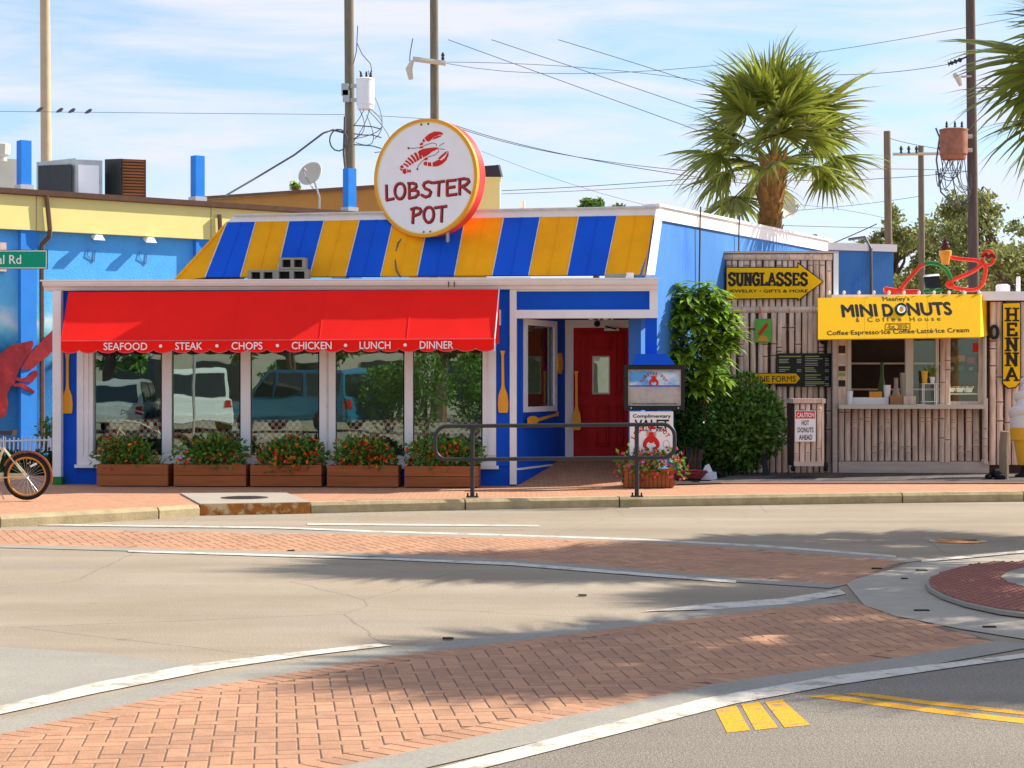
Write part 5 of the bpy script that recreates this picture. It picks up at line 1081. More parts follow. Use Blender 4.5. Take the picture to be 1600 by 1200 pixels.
for s, x0, x1, y in (('HOT', 1252.5, 1264, 657), ('DONUTS', 1246.5, 1271, 668), ('AHEAD', 1248.5, 1269, 679.5)): obj('lettering', ptext(K, s, x0, y, x1, y+7.5, -.077, bold=.02, th=.002), 'board_black', bin_)
# ---- the stand
Sf = Frame((P(1305, 600, 31.25).x, 31.25), -2.2)
std = thing('donut_stand', 'bamboo clad mini donut stand with a yellow awning sign', 'food stand', Sf.p(1420, 735, .3)); Z0 = .16
sx = lambda px, d=0: Sf.xz(px, 600, d)[0]
sz = lambda py, px=1420, d=0: Sf.xz(px, py, d)[1]
zc = sz(634); zk = sz(727); zh = sz(525); zr_ = sz(470)
obj('lower_wall', MB().lbox(Sf, sx(1306), sx(1534), .02, .12, Z0, zc), 'bamboo_gap', std); bamboo_row(Sf, sx(1309), sx(1467), .02, sz(720), zc-.02, std, .11); bamboo_row(Sf, sx(1484), sx(1532), .03, sz(720), zc-.02, std, .11)
bamboo_row(Sf, sx(1466), sx(1476), -.02, sz(722), zh, std, .1); bamboo_row(Sf, sx(1475), sx(1485), -.02, sz(722), zh, std, .1)
obj('kick_board', MB().lbox(Sf, sx(1310), sx(1545), -.03, .02, Z0, sz(721)), 'bamboo_board', std)
ctr = obj('counter', MB().lbox(Sf, sx(1307), sx(1533), -.32, .2, zc-.045, zc+.02), 'stucco_pale', std)
obj('end_post', MB().lbox(Sf, sx(1301), sx(1308), -.04, .1, Z0, zh+.1), 'bamboo_board', std); obj('drain_pipe', MB().tube([Sf.w(sx(1537), -.06, sz(722)), Sf.w(sx(1537), -.06, zh)], .035, 8), 'stucco_pale', std)
inst(BM[3], 'bamboo_pole', Sf.w(sx(1538), -.09, sz(724)), std, (0, 0, Sf.a), (.8, .8, sz(622)-sz(724)))
for a, b in ((1309, 1324),): obj('wall_panel', MB().lbox(Sf, sx(a), sx(b), .02, .1, zc, zh), 'bamboo', std)
for k, (y0, y1, m) in enumerate(((540, 552, 'bamboo_gap'), (556, 568, 'stucco_pale'), (572, 580, 'bamboo_gap'), (582, 588, 'chalk_green'), (594, 604, 'board_black'))): obj('sticker', MB().lbox(Sf, sx(1310.5), sx(1321), .01, .02, sz(y1), sz(y0)), m, std)
for a, b in ((1324, 1330), (1415, 1427), (1462, 1467)): obj('window_post', MB().lbox(Sf, sx(a), sx(b), -.01, .08, zc, zh), 'stucco_pale', std)
obj('window_sill', MB().lbox(Sf, sx(1330), sx(1388), -.02, .1, zc+.02, sz(621)), 'white', std)
obj('window_head', MB().lbox(Sf, sx(1306), sx(1536), -.02, .12, zh-.02, zr_), 'stucco_pale', std)
obj('window_pane', MB().quad(Sf.w(sx(1427), .04, zc), Sf.w(sx(1462), .04, zc), Sf.w(sx(1462), .04, zh), Sf.w(sx(1427), .04, zh)), 'clear_glass', std); obj('window_pane', MB().quad(Sf.w(sx(1484), .04, zc+.05), Sf.w(sx(1531), .04, zc+.05), Sf.w(sx(1531), .04, zh), Sf.w(sx(1484), .04, zh)), 'clear_glass', std)
for a, b, y0, y1 in ((1478, 1484, 525, 634), (1529, 1535, 525, 634), (1484, 1529, 627, 634)): obj('window_frame', MB().lbox(Sf, sx(a), sx(b), -.005, .07, sz(y1), sz(y0)), 'bamboo', std)
# inside
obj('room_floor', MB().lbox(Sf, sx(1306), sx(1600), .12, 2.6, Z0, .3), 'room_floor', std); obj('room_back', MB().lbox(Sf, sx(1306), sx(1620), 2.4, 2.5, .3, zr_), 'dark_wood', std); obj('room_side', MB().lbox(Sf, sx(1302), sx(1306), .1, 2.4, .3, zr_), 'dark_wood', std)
obj('roof', MB().lbox(Sf, sx(1300), sx(1640), -.05, 2.6, zr_+.001, zr_+.1), 'white_trim', std); obj('roof_edge', MB().lbox(Sf, sx(1530), sx(1640), -.12, -.05, sz(470), sz(456)), 'white_trim', std)
for z in (1.5, 1.95): obj('shelf', MB().lbox(Sf, sx(1335), sx(1520), 2.0, 2.38, z, z+.03), 'bamboo_board', std)
# yellow awning box sign
AW = Frame((P(1278, 500, 30.75).x, 30.75), -4.2)
aw = thing('awning_sign', 'yellow box awning lettered for mini donuts above the counter', 'awning', AW.p(1405, 528, .2))
q = [AW.p(1278, 465.5, .36), AW.p(1532, 459.5, .36), AW.p(1532, 526.5, -.36), AW.p(1278, 530, -.36)]
awn2 = (q[1]-q[0]).cross(q[3]-q[0]).normalized(); awn2 = awn2 if awn2.y < 0 else -awn2
dd = Vector(((1532-CX)/F, 1, -(526.5-HY)/F)); q[2] = Vector((0, 0, CZ))+dd*((q[0]-Vector((0, 0, CZ))).dot(awn2)/dd.dot(awn2))
obj('front_panel', MB().hexa(q, [p-awn2*.02 for p in q]), 'yellow_sign', aw)
obj('end_panel', MB().poly([q[1], q[2], P(1545, 524, 31.3), P(1545, 473, 31.3)], (-.006, 0, 0)), 'yellow_sign', aw); obj('end_panel', MB().poly([q[0], q[3], P(1281, 529, 31.3), P(1281, 468, 31.3)], (.006, 0, 0)), 'yellow_sign', aw)
obj('top_panel', MB().poly([q[0], q[1], P(1545, 470, 31.35), P(1281, 468, 31.35)], (0, 0, -.006)), 'yellow_sign', aw)
uu = (q[1]-q[0]).normalized(); vv = awn2.cross(uu).normalized()
def aq(px, py):                                       # point on the slanted front panel
    d = Vector(((px-CX)/F, 1, -(py-HY)/F)); cp = Vector((0, 0, CZ)); t = (q[0]-cp).dot(awn2)/d.dot(awn2); return cp+d*t
def atext(s, x0, y0, x1, y1, m, **k):
    a = aq(x0, y1); obj('lettering', textmb(s, a, uu, vv, (aq(x1, y1)-a).length, (aq(x0, y0)-a).length, **k), m, aw)
atext("Meaney's", 1380, 464, 1422, 472.5, 'board_black', th=.003, bold=.01); atext('MINI', 1317, 477, 1371, 495, 'board_black', th=.004, bold=.045); atext('D', 1381, 476, 1396, 494, 'board_black', th=.004, bold=.045); atext('NUTS', 1420, 474, 1488, 493, 'board_black', th=.004, bold=.045)
atext('&', 1338, 496.5, 1343, 503, 'metal_brown', th=.004, bold=.01); atext('C o f f e e', 1356, 496, 1409, 503, 'metal_brown', th=.004, bold=.01); atext('H o u s e', 1422, 495.5, 1470, 502, 'metal_brown', th=.004, bold=.01); atext('-Est. 2010-', 1387, 507.5, 1420, 514, 'metal_brown', th=.004, bold=.01); atext('Coffee·Espresso·Ice Coffee·Latté·Ice Cream', 1293, 517, 1516, 526, 'board_black', th=.004, bold=.012)
dn_ = [aq(1408+7.6*math.cos(i*PI/12), 484+8.3*math.sin(i*PI/12))+awn2*.008 for i in range(24)]; obj('donut_emblem', MB().tube(dn_, .024, 6, closed=True), 'board_black', aw)
dn_ = [aq(1408+5.2*math.cos(i*PI/12), 485+5.6*math.sin(i*PI/12))+awn2*.012 for i in range(24)]; obj('donut_icing', MB().tube(dn_, .022, 6, closed=True), 'white', aw)
obj('emblem_frame', MB().tube([aq(*p)+awn2*.003 for p in ((1384, 506), (1422.5, 505.5), (1422.5, 514.5), (1384, 515))], .004, 4, closed=True), 'metal_brown', aw)
for px in (1352, 1450): obj('panel_joint', MB().ribbon([aq(px, 464), aq(px, 527)], .006, awn2, .002), 'arrow_yellow', aw)
for i in range(11): px = 1296+i*23.5; b_ = obj('string_bulb', MB().lathe(aq(px, 462)+Vector((0, .05, .02)), [(.012, 0), (.028, .025), (.02, .055), (.004, .065)], 8), 'white', aw)
# stock behind the counter
def jar(px, py, d, r, h, m, label, cat, neck=True):
    b = Sf.p(px, py, d); pr = [(r, 0), (r, h*.6), (r*.45, h*.8), (r*.42, h), (r*.5, h*1.02)] if neck else [(r*.8, 0), (r, h*.9), (r*1.06, h), (r*.9, h)]
    obj(cat, MB().lathe(b, pr, 12), m, smooth=True, label=label, category=cat, group='things on the donut counter')
obj('napkin_box', MB().lbox(Sf, sx(1390), sx(1409), -.1, .12, zc+.021, sz(618)), 'card', label='brown cardboard napkin box on the donut counter', category='box'); obj('napkin_box', MB().lbox(Sf, sx(1410), sx(1429), -.12, .08, zc+.021, sz(619)), 'bamboo', label='woven brown basket at the counter, right of the cardboard box', category='basket')
obj('tip_box', MB().lbox(Sf, sx(1359), sx(1378), -.0, .09, sz(621)+.001, sz(612)), 'cone_orange', label='small orange box on the white window sill', category='box')
zs_ = sz(621)+.001
for px, py, d, r, h, m, lab, cat in ((1386, 621, .05, .06, .2, 'white', 'white tip jar on the window sill', 'jar'), (1400, 634, .5, .08, .75, 'bamboo_board', 'tall pale dispenser inside the serving window', 'dispenser'), (1378, 634, .9, .07, 1.0, 'bottle', 'tall green bottle inside the serving window', 'bottle'), (1412, 634, .6, .06, .85, 'stucco_pale', 'white cup stack inside the serving window', 'cup'), (1328, 634, -.1, .05, .22, 'white', 'white paper cup at the left end of the counter', 'cup')):
    b = Sf.p(px, py, d); b.z = zs_ if cat == 'jar' else zc+.021 if d < .2 else .95
    obj(cat, MB().lathe(b, [(r, 0), (r, h*.6), (r*.45, h*.8), (r*.42, h), (r*.5, h*1.02)] if cat in ('bottle', 'dispenser') else [(r*.8, 0), (r, h*.9), (r*1.06, h), (r*.9, h)], 12), m, smooth=True, label=lab, category=cat)
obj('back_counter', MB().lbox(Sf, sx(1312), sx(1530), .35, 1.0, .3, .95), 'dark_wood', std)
rk = thing('wire_rack', 'small white two tier rack holding potted drinks on the counter', 'rack', Sf.w(sx(1450), -.1, zc+.021)); zr1 = sz(600); 
for px in (1441, 1460): obj('rack_leg', MB().tube([Sf.w(sx(px), -.16, zc+.021), Sf.w(sx(px), -.16, zr1)], .008, 5).tube([Sf.w(sx(px), -.02, zc+.021), Sf.w(sx(px), -.02, zr1)], .008, 5), 'white', rk)
for z in (zr1, sz(628)): obj('rack_shelf', MB().lbox(Sf, sx(1439), sx(1462), -.18, 0, z, z+.012), 'white', rk)
b = Sf.w(sx(1443), -.1, zr1+.013); obj('drink_cup', MB().lathe(b, [(.04, 0), (.055, .2), (.05, .2)], 12), 'cone_yellow', label='tall yellow drink cup with a straw on the white rack', category='cup'); 
b = Sf.w(sx(1455), -.1, zr1+.013); obj('plant_pot', MB().lathe(b, [(.03, 0), (.045, .1), (.04, .1)], 12), 'white', label='small white pot on the right of the rack', category='pot')
m = MB()
for _ in range(40): leafquad(m, b+up*.1, random.uniform(.1, .22), .02, Vector((random.uniform(-.6, .6), random.uniform(-.4, .4), 1)), rv())
obj('potted_herb', m, 'leaf_bright', label='spiky green herb growing in the small white pot', category='plant')
pb = thing('window_poster', 'dark menu poster in the right window of the donut stand', 'poster', Sf.w(sx(1503), .1, sz(582))); obj('sheet', MB().lbox(Sf, sx(1480), sx(1529), .06, .07, sz(582), sz(553)), 'board_black', pb)
for x, y, r, m_ in ((1490, 562, 6, 'card'), (1503, 560, 6, 'cone_orange'), (1518, 563, 6, 'lobster_red'), (1502, 575, 5, 'tube_green'), (1518, 576, 3, 'chalk'), (1487, 576, 4, 'chalk')): obj('picture', MB().lbox(Sf, sx(x-r), sx(x+r), .05, .058, sz(y+r*.8), sz(y-r*.8)), m_, pb)
obj('open_sign', MB().lbox(Sf, sx(1521), sx(1530), .02, .035, sz(550), sz(536)), 'lobster_red', label='small red notice in the top corner of the right window', category='sign')
for i in range(3): x = 1489+i*14; tr_ = thing('donut_tray', ('left', 'middle', 'right')[i]+' white paper tray of donuts in the display window', 'tray', Sf.w(sx(x), .2, zc+.22)); obj('paper', MB().hexa([Sf.w(sx(x-4), .15, zc+.22), Sf.w(sx(x+4), .15, zc+.22), Sf.w(sx(x+4), .3, zc+.22), Sf.w(sx(x-4), .3, zc+.22)], [Sf.w(sx(x-6), .13, zc+.29), Sf.w(sx(x+6), .13, zc+.29), Sf.w(sx(x+6), .32, zc+.29), Sf.w(sx(x-6), .32, zc+.29)]), 'white', tr_); [obj('donut', MB().tube([Sf.w(sx(x)+k*.045, .2, zc+.3)+Vector((.03*math.cos(j), .03*math.sin(j), 0)) for j in [i_*PI/5 for i_ in range(10)]], .018, 6, closed=True), 'card', tr_) for k in (-1, 1)]
obj('display_shelf', MB().lbox(Sf, sx(1484), sx(1529), .1, .4, zc+.18, zc+.2), 'stucco_pale', std)
# right end: bamboo wall, henna sign, rings, ice cream cone, post
xr0, xr1 = sx(1545), sx(1640)
obj('end_backing', MB().lbox(Sf, xr0, xr1, .02, .12, Z0, sz(470)), 'bamboo_gap', std); bamboo_row(Sf, xr0, xr1, .02, sz(726), sz(472), std, .115)
hn = thing('henna_sign', 'vertical yellow sign for henna at the right edge', 'sign', Sf.p(1580, 607, -.08)); obj('sign_border', MB().poly([Sf.p(x, y, -.085) for x, y in ((1566, 473), (1595, 472), (1595, 598), (1587, 606), (1575, 608), (1566, 600))], Sf.v*.02), 'board_black', hn)
obj('sign_plate', MB().poly([Sf.p(x, y, -.086) for x, y in ((1567.5, 474.5), (1593.5, 473.5), (1593.5, 597), (1586, 604.5), (1576, 606), (1567.5, 599))], Sf.v*-.005), 'arrow_yellow', hn)
m = MB()
for i, ch in enumerate('HENNA'): serif(m, Sf, ch, 1572.5, 482+i*23.3, 1589.5, 501+i*23.3, -.092, 5)
obj('lettering', m, 'board_black', hn)
for i, (px, py, rx, ry) in enumerate(((1553.5, 519, 5.5, 9.5), (1287, 532, 4.5, 4))): obj('wreath', MB().tube([(Sf if i == 0 else T).p(px+rx*math.cos(k*PI/9), py+ry*math.sin(k*PI/9), -.09) for k in range(18)], .03, 6, closed=True), 'board_black', label=('dark oval wreath left of the henna sign', 'small dark ring hanging under the left end of the yellow awning')[i], category='wreath')
IC = P(1606, 722, 29.9); ic = thing('ice_cream_statue', 'large ice cream cone statue at the right edge', 'statue', (IC.x, IC.y, KZ)); 
def zi(py): return CZ-(py-HY)/F*29.9
obj('cone', MB().lathe((IC.x, IC.y, 0), [(.12, zi(727)), (.15, zi(726)), (.22, zi(689)), (.26, zi(687)), (.275, zi(670)), (.26, zi(668))], 24), 'cone_yellow', ic, smooth=True)
m = MB(); pts = []; rs = []
for i in range(70): f = i/69; a = f*2*PI*3.3; r = .20*(1-f)**.8+.005; pts.append(Vector((IC.x+r*math.cos(a), IC.y+r*math.sin(a), zi(657)+f*(zi(575)-zi(657))))); rs.append(.13*(1-f*.85))
obj('swirl', m.tube(pts, rs, 10), 'cream_swirl', ic, smooth=True); obj('swirl_core', MB().lathe((IC.x, IC.y, zi(668)), [(.27, 0), (.28, .1), (.2, .35), (.06, .75)], 16), 'cream_swirl', ic, smooth=True)
obj('base_stand', MB().lathe((IC.x, IC.y, KZ), [(.2, 0), (.2, .06), (.12, .09), (.1, zi(727)-KZ)], 14), 'rubber', ic)
a = P(1569, 750, 29.2); obj('wooden_post', MB().tube([Vector((a.x, a.y, .14)), Vector((a.x, a.y+.02, .7)), P(1570, 674, 29.2)], [.075, .07, .065], 9), 'wood_pole', label='short weathered wooden post in front of the bamboo wall', category='post'); obj('black_bundle', MB().tube([G(1543, 746, .2), G(1556, 745, .2)+up*.06, G(1566, 747, .2)], [.05, .09, .05], 8), 'rubber', label='black rubber bundle lying at the foot of the post', category='bundle')
# boardwalk
bw = bpy.data.objects.new('boardwalk', None); COL.objects.link(bw); bw.location = (6.5, 30, KZ); setp(bw, kind='structure', label='dark plank boardwalk in front of the donut stand')
for i in range(26):
    x = 3.6+i*.185; a0 = Vector((x-.55, 28.75, KZ+.0)); a1 = Vector((x+.25, 31.2, KZ+.0)); s = Vector((.088, 0, 0)); obj('plank', MB().hexa([a0-s, a0+s, a1+s, a1-s], [p+up*.035 for p in (a0-s, a0+s, a1+s, a1-s)]), 'deck', bw)
obj('deck_edge', MB().box((5.6, 28.72, KZ+.012), (5.6, .05, .024), Vector((1, .012, 0))), 'bamboo_board', bw)
# ------------------------------------------------------------------ tube figure and lamp on the stand roof
def rp(px, py, d=31.7): return P(px, py, d)
tf = thing('tube_figure', 'reclining red and green tube figure on the stand roof', 'roof figure', rp(1465, 458))
def tube_(name, pts, m, r=.033):
    P_ = [rp(*p) for p in pts]; res = []
    for i in range(len(P_)-1):
        p0 = P_[max(i-1, 0)]; p1 = P_[i]; p2 = P_[i+1]; p3 = P_[min(i+2, len(P_)-1)]
        for k in range(5): t = k/5; res.append(.5*((2*p1)+(p2-p0)*t+(2*p0-5*p1+4*p2-p3)*t*t+(3*p1-p0-3*p2+p3)*t**3))
    res.append(P_[-1]); obj(name, MB().tube(res, r, 8), m, tf, smooth=True)
tube_('foot', [(1436, 456), (1415, 456), (1390, 453), (1384, 452), (1387, 456), (1400, 457)], 'tube_red', .045); tube_('leg', [(1404, 455), (1412, 445), (1425, 430), (1436, 418), (1444, 413)], 'tube_red'); tube_('shorts', [(1444, 413), (1455, 411), (1468, 414), (1478, 421), (1484, 431), (1486, 438)], 'tube_green'); tube_('shorts', [(1443, 455), (1460, 454), (1472, 453)], 'tube_green')
tube_('body', [(1486, 440), (1490, 449), (1505, 452), (1522, 453), (1533, 447), (1538, 435), (1540, 420), (1536, 410)], 'tube_red'); tube_('arm', [(1536, 412), (1520, 424), (1500, 433), (1487, 438), (1480, 443), (1484, 448), (1490, 444)], 'tube_red'); tube_('arm', [(1534, 412), (1525, 407), (1505, 405), (1490, 403), (1478, 400)], 'tube_red')
hd = [(1544+9*math.cos(k*PI/8), 403+11*math.sin(k*PI/8)) for k in range(17)]; tube_('head', hd, 'tube_red', .026); tube_('sunglasses', [(1534, 402), (1540, 397), (1544, 402), (1551, 398), (1554, 404)], 'mural_red', .03)
icn = thing('roof_cone', 'orange ice cream cone with brown swirl held by the tube figure', 'ice cream cone', rp(1477, 413, 31.6)); c = rp(1477, 413, 31.6)
obj('cone', MB().lathe(c, [(.06, 0), (.085, .13), (.1, .14), (.105, .22), (.09, .23)], 16), 'cone_orange', icn, smooth=True)
pts = []; rs = []
for i in range(50): f = i/49; a = f*2*PI*4; r = .055*(1-f); pts.append(c+Vector((r*math.cos(a), r*math.sin(a), .23+f*.24))); rs.append(.045*(1-f*.8))
obj('swirl', MB().tube(pts, rs, 8), 'chocolate', icn, smooth=True)
sl = thing('roof_lamp', 'square black and white spotlight on the donut stand roof', 'spotlight', rp(1457, 455, 31.4)); c = rp(1457, 441, 31.4)
obj('lamp_head', MB().hexa([c+Vector(p) for p in ((-.13, -.1, -.1), (.12, -.12, -.1), (.15, .1, -.1), (-.1, .1, -.1))], [c+Vector(p) for p in ((-.15, -.02, .08), (.1, -.04, .1), (.13, .1, .1), (-.12, .1, .08))]), 'board_black', sl); obj('lamp_cover', MB().hexa([c+Vector(p) for p in ((-.16, -.04, .085), (.11, -.06, .105), (.15, .12, .105), (-.13, .12, .085))], [c+Vector(p) for p in ((-.14, -.0, .12), (.1, -.0, .14), (.13, .12, .14), (-.11, .12, .12))]), 'white', sl); obj('stand', MB().tube([c-up*.16, c-up*.08], .05, 8), 'tube_green', sl)
for i, (x, y0, y1, r) in enumerate(((1591, 458, 434, .035), (1567, 459, 446, .12))): obj('roof_vent', MB().lathe(rp(x, y0, 31.9), [(r, 0), (r, rp(x, y1, 31.9).z-rp(x, y0, 31.9).z), (r*.7, rp(x, y1, 31.9).z-rp(x, y0, 31.9).z+.02)], 12), 'white', label=('thin white vent pipe on the donut stand roof', 'wide white vent cap on the donut stand roof')[i], category='vent')
# ------------------------------------------------------------------ palms
def frondmesh(seed, L_=1.0, dry=False):
    rnd = random.Random(seed); m = MB(); st = .95*L_; n = 34; hub = Vector((st, 0, -.02*L_)); pth = [Vector((0, 0, 0)), Vector((st*.5, 0, .05*L_)), hub]
    m.tube(pth, [.022, .016, .011], 5)
    for i in range(n):
        a = math.radians(-118+236*i/(n-1)); ln = L_*(1.0-.28*abs(a)/2.06)*rnd.uniform(.85, 1.08); fold = .35
        d = Vector((math.cos(a), math.sin(a), 0)); d.z = -.04-.22*abs(math.sin(a))+rnd.uniform(-.08, .08); d.normalize(); s = Vector((-math.sin(a), math.cos(a), rnd.uniform(-.5, .5))).normalized(); wd = .036*L_
        k0 = len(m.v); K_ = 5; droop = rnd.uniform(.10, .34)*L_
        for k in range(K_+1):
            f = k/K_; p = hub+d*ln*f*.98+Vector((0, 0, -droop*f*f*f)); w_ = wd*(.55+1.2*f if f < .4 else 1.03*(1-f)/.6+.02); m.v += [p-s*w_, p+Vector((0, 0, .010*(1-f))), p+s*w_]
        for k in range(K_):
            b = k0+k*3; m.f += [(b, b+1, b+4, b+3), (b+1, b+2, b+5, b+4)]
    return m
FR = [mesh_of('frond', frondmesh(i), 'palm_leaf') for i in range(5)]; FRD = [mesh_of('frond', frondmesh(20+i), 'palm_dry') for i in range(2)]
def palm(base, ztop, r0, label, size=1.0, n=46, boots=True, seed=1, lean=(0, 0), group='cabbage palms'):
    rnd = random.Random(seed); base = Vector(base); t = thing('cabbage_palm', label, 'palm tree', base, group); top = Vector((base.x+lean[0], base.y+lean[1], ztop)); m = MB(); pts = []; rs = []
    for i in range(24): f = i/23; pts.append(base.lerp(top, f)); rs.append(r0*(1.08-.2*f+.25*math.exp(-((f-.93)/.08)**2))*(1+rnd.uniform(-.05, .05)))
    tr_ = obj('trunk', m.tube(pts, rs, 14), 'palm_trunk', t, smooth=True)
    if boots:
        b = MB()
        for i in range(150):
            f = 1-.52*(i/150); a = i*2.4; p = base.lerp(top, f); d = Vector((math.cos(a), math.sin(a), 0)); s = Vector((-d.y, d.x, 0)); r = r0*(.95+.1*rnd.random()); h = rnd.uniform(.1, .2)*(1.2 if f > .85 else .6); o_ = p+d*r; w_ = .05
            b.hexa([o_-s*w_-up*.05, o_+s*w_-up*.05, o_+s*w_-d*.05-up*.05, o_-s*w_-d*.05-up*.05], [o_+d*h*.45-s*w_*.5+up*h, o_+d*h*.45+s*w_*.5+up*h, o_+d*h*.3+s*w_*.5+up*h, o_+d*h*.3-s*w_*.5+up*h])
        obj('leaf_bases', b, 'palm_dry' if boots == 2 else 'palm_trunk', tr_, kind='stuff')
    for i in range(n):
        f = i/n; el = math.radians(86-104*f**.95+rnd.uniform(-9, 9)); az = i*2.39996+rnd.uniform(-.25, .25); dry = f > .985
        o = inst((FRD if dry else FR)[rnd.randrange(2 if dry else 5)], 'frond', top+Vector((0, 0, -.25*f)), t, (rnd.uniform(-.5, .5), -el, az), (size*rnd.uniform(.85, 1.1),)*3)
        o.rotation_mode = 'XYZ'
    return t
pb_ = P(1190, 590, 34.5)
palm((pb_.x, 34.5, .1), P(1208, 243, 34.5).z, .2, 'tall cabbage palm rising behind the bamboo screen', 1.14, 36, 2, 3, (.2, 0))
palm((6.6, 20.3, .05), 4.85, .17, 'cabbage palm whose fronds reach in at the top right corner', 1.05, 40, True, 5)
SH = 'cabbage palm right of the frame, '
for x, y, h, sd2, lb in ((8.5, 14.8, 5.5, 8, 'shading the near crosswalk'), (11.4, 14.5, 5.6, 12, 'shading the lane by the yellow lines'), (8.7, 20.7, 5.5, 9, 'shading the far crosswalk'), (11.2, 22.9, 6.0, 11, 'shading the far lane'), (10.8, 18.3, 5.6, 14, 'shading the tactile ramp')):
    palm((x, y, .05), h, .17, SH+lb, 1.05, 54, True, sd2)
# ------------------------------------------------------------------ shrubs by the entrance
def whorl(label, c, r, n, ls, leafm):
    t = thing('umbrella_shrub', label, 'shrub', (c.x, c.y, KZ), None); m = MB(); st = MB(); rnd = random.Random(4)
    for i in range(n):
        v = rv(); v.y = -abs(v.y) if rnd.random() < .65 else v.y; p = c+Vector((v.x*r[0], v.y*r[1], v.z*r[2]))*rnd.uniform(.55, 1)
        if i < 14: st.tube([Vector((c.x+rnd.uniform(-.1, .1), c.y, .2)), c.lerp(p, .5)-up*.2, p], [.02, .014, .007], 4)
        k = rnd.randint(7, 10); t0 = rnd.random()*6
        for j in range(k):
            a = t0+j*2*PI/k; d = Vector((math.cos(a), math.sin(a), rnd.uniform(-.35, .75))); s = d.cross(up).normalized(); l = ls*rnd.uniform(.75, 1.2); b0 = len(m.v); pts = []
            for q in range(5): f = q/4; pts.append(p+d*l*f+Vector((0, 0, -.45*l*f*f)))
            for q, w_ in enumerate((.15, .75, 1, .7, .05)): m.v += [pts[q]-s*ls*.16*w_, pts[q]+up*-.012*w_, pts[q]+s*ls*.16*w_]
            for q in range(4): e = b0+q*3; m.f += [(e, e+1, e+4, e+3), (e+1, e+2, e+5, e+4)]
    obj('foliage', m, leafm, t, kind='stuff'); obj('stems', st, 'bark', t)
whorl('bright green large leaved shrub between the porch and the bamboo screen', P(1083, 530, 29.8), (.72, .34, 1.0), 230, .27, 'leaf_bright')
bush('round_shrub', 'dense dark green rounded shrub in front of the bamboo screen', P(1138, 662, 30.75), (.90, .5, .86), 13500, 'leaf', .10, lobes=34)
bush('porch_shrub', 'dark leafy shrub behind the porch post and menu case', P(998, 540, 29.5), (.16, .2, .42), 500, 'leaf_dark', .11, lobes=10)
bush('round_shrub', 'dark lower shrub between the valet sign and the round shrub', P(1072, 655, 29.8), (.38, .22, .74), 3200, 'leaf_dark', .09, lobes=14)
sp_ = gp([(1035, 757), (1210, 752), (1215, 737), (1060, 737)], .15); sheet('planting_bed', sp_, KZ+.006, 'soil')
# ------------------------------------------------------------------ trees behind
def tree(label, c, r, n, ls, leafm, zbase, trunk=.25, lobes=40, group='trees behind the buildings'):
    c = Vector(c); t = thing('oak_tree', label, 'tree', (c.x, c.y, zbase), group); m = MB(); lob = []
    for _ in range(lobes): v = rv(); lob.append((c+Vector((v.x*r[0], v.y*r[1], v.z*r[2]))*random.uniform(.35, .92), random.uniform(.14, .30)))
    rr = max(r)
    for i in range(n):
        b, k = random.choice(lob); v = rv(); p = b+Vector((v.x*rr*k, v.y*rr*k, v.z*rr*k*.62))*random.uniform(.3, 1); leafquad(m, p, ls*random.uniform(.6, 1.4), ls*.6*random.uniform(.6, 1.2), rv(), rv())
    obj('crown', m, leafm, t, kind='stuff'); s = MB(); s.tube([(c.x, c.y, zbase), (c.x+.1, c.y, c.z-r[2]*.6), tuple(c)], [trunk, trunk*.8, trunk*.35], 10)
    for b, k in lob[:22]: st_ = Vector((c.x, c.y, c.z-r[2]*random.uniform(.2, .7))); s.tube([st_, st_.lerp(b, .5)+rv()*.2, b], [trunk*.32, trunk*.2, .02], 5)
    obj('trunk', s, 'bark', t)
tree('olive green oak right of the dark utility pole', P(1565, 385, 62), (2.9, 2.5, 2.1), 8500, .17, 'leaf_olive', 0, .3, 46); tree('olive green oak behind the two short utility poles', P(1395, 390, 66), (1.6, 2, 1.7), 4200, .17, 'leaf_olive', 0, .25, 30)
tree('olive green oak between the short poles and the dark pole', P(1478, 395, 68), (1.7, 2, 1.6), 4200, .17, 'leaf_olive', 0, .25, 30); tree('small oak low behind the blue annex', P(1430, 450, 64), (2.4, 2, 1.1), 4200, .17, 'leaf_olive', 0, .2, 26)
tree('low green tree top showing left above the restaurant roof', P(928, 327, 58), (.45, .6, .32), 1600, .12, 'leaf', 0, .12, 12); tree('low green tree top showing right above the restaurant roof', P(967, 329, 58), (.32, .5, .28), 1200, .12, 'leaf', 0, .12, 10); tree('tiny green tree top beside the satellite dish', P(462, 293, 57), (.18, .3, .26), 500, .1, 'leaf_bright', 0, .08, 8)
tree('oak behind the donut stand roof at the right edge', P(1600, 440, 56), (2.0, 2, 1.4), 4500, .16, 'leaf_olive', 0, .25, 30)
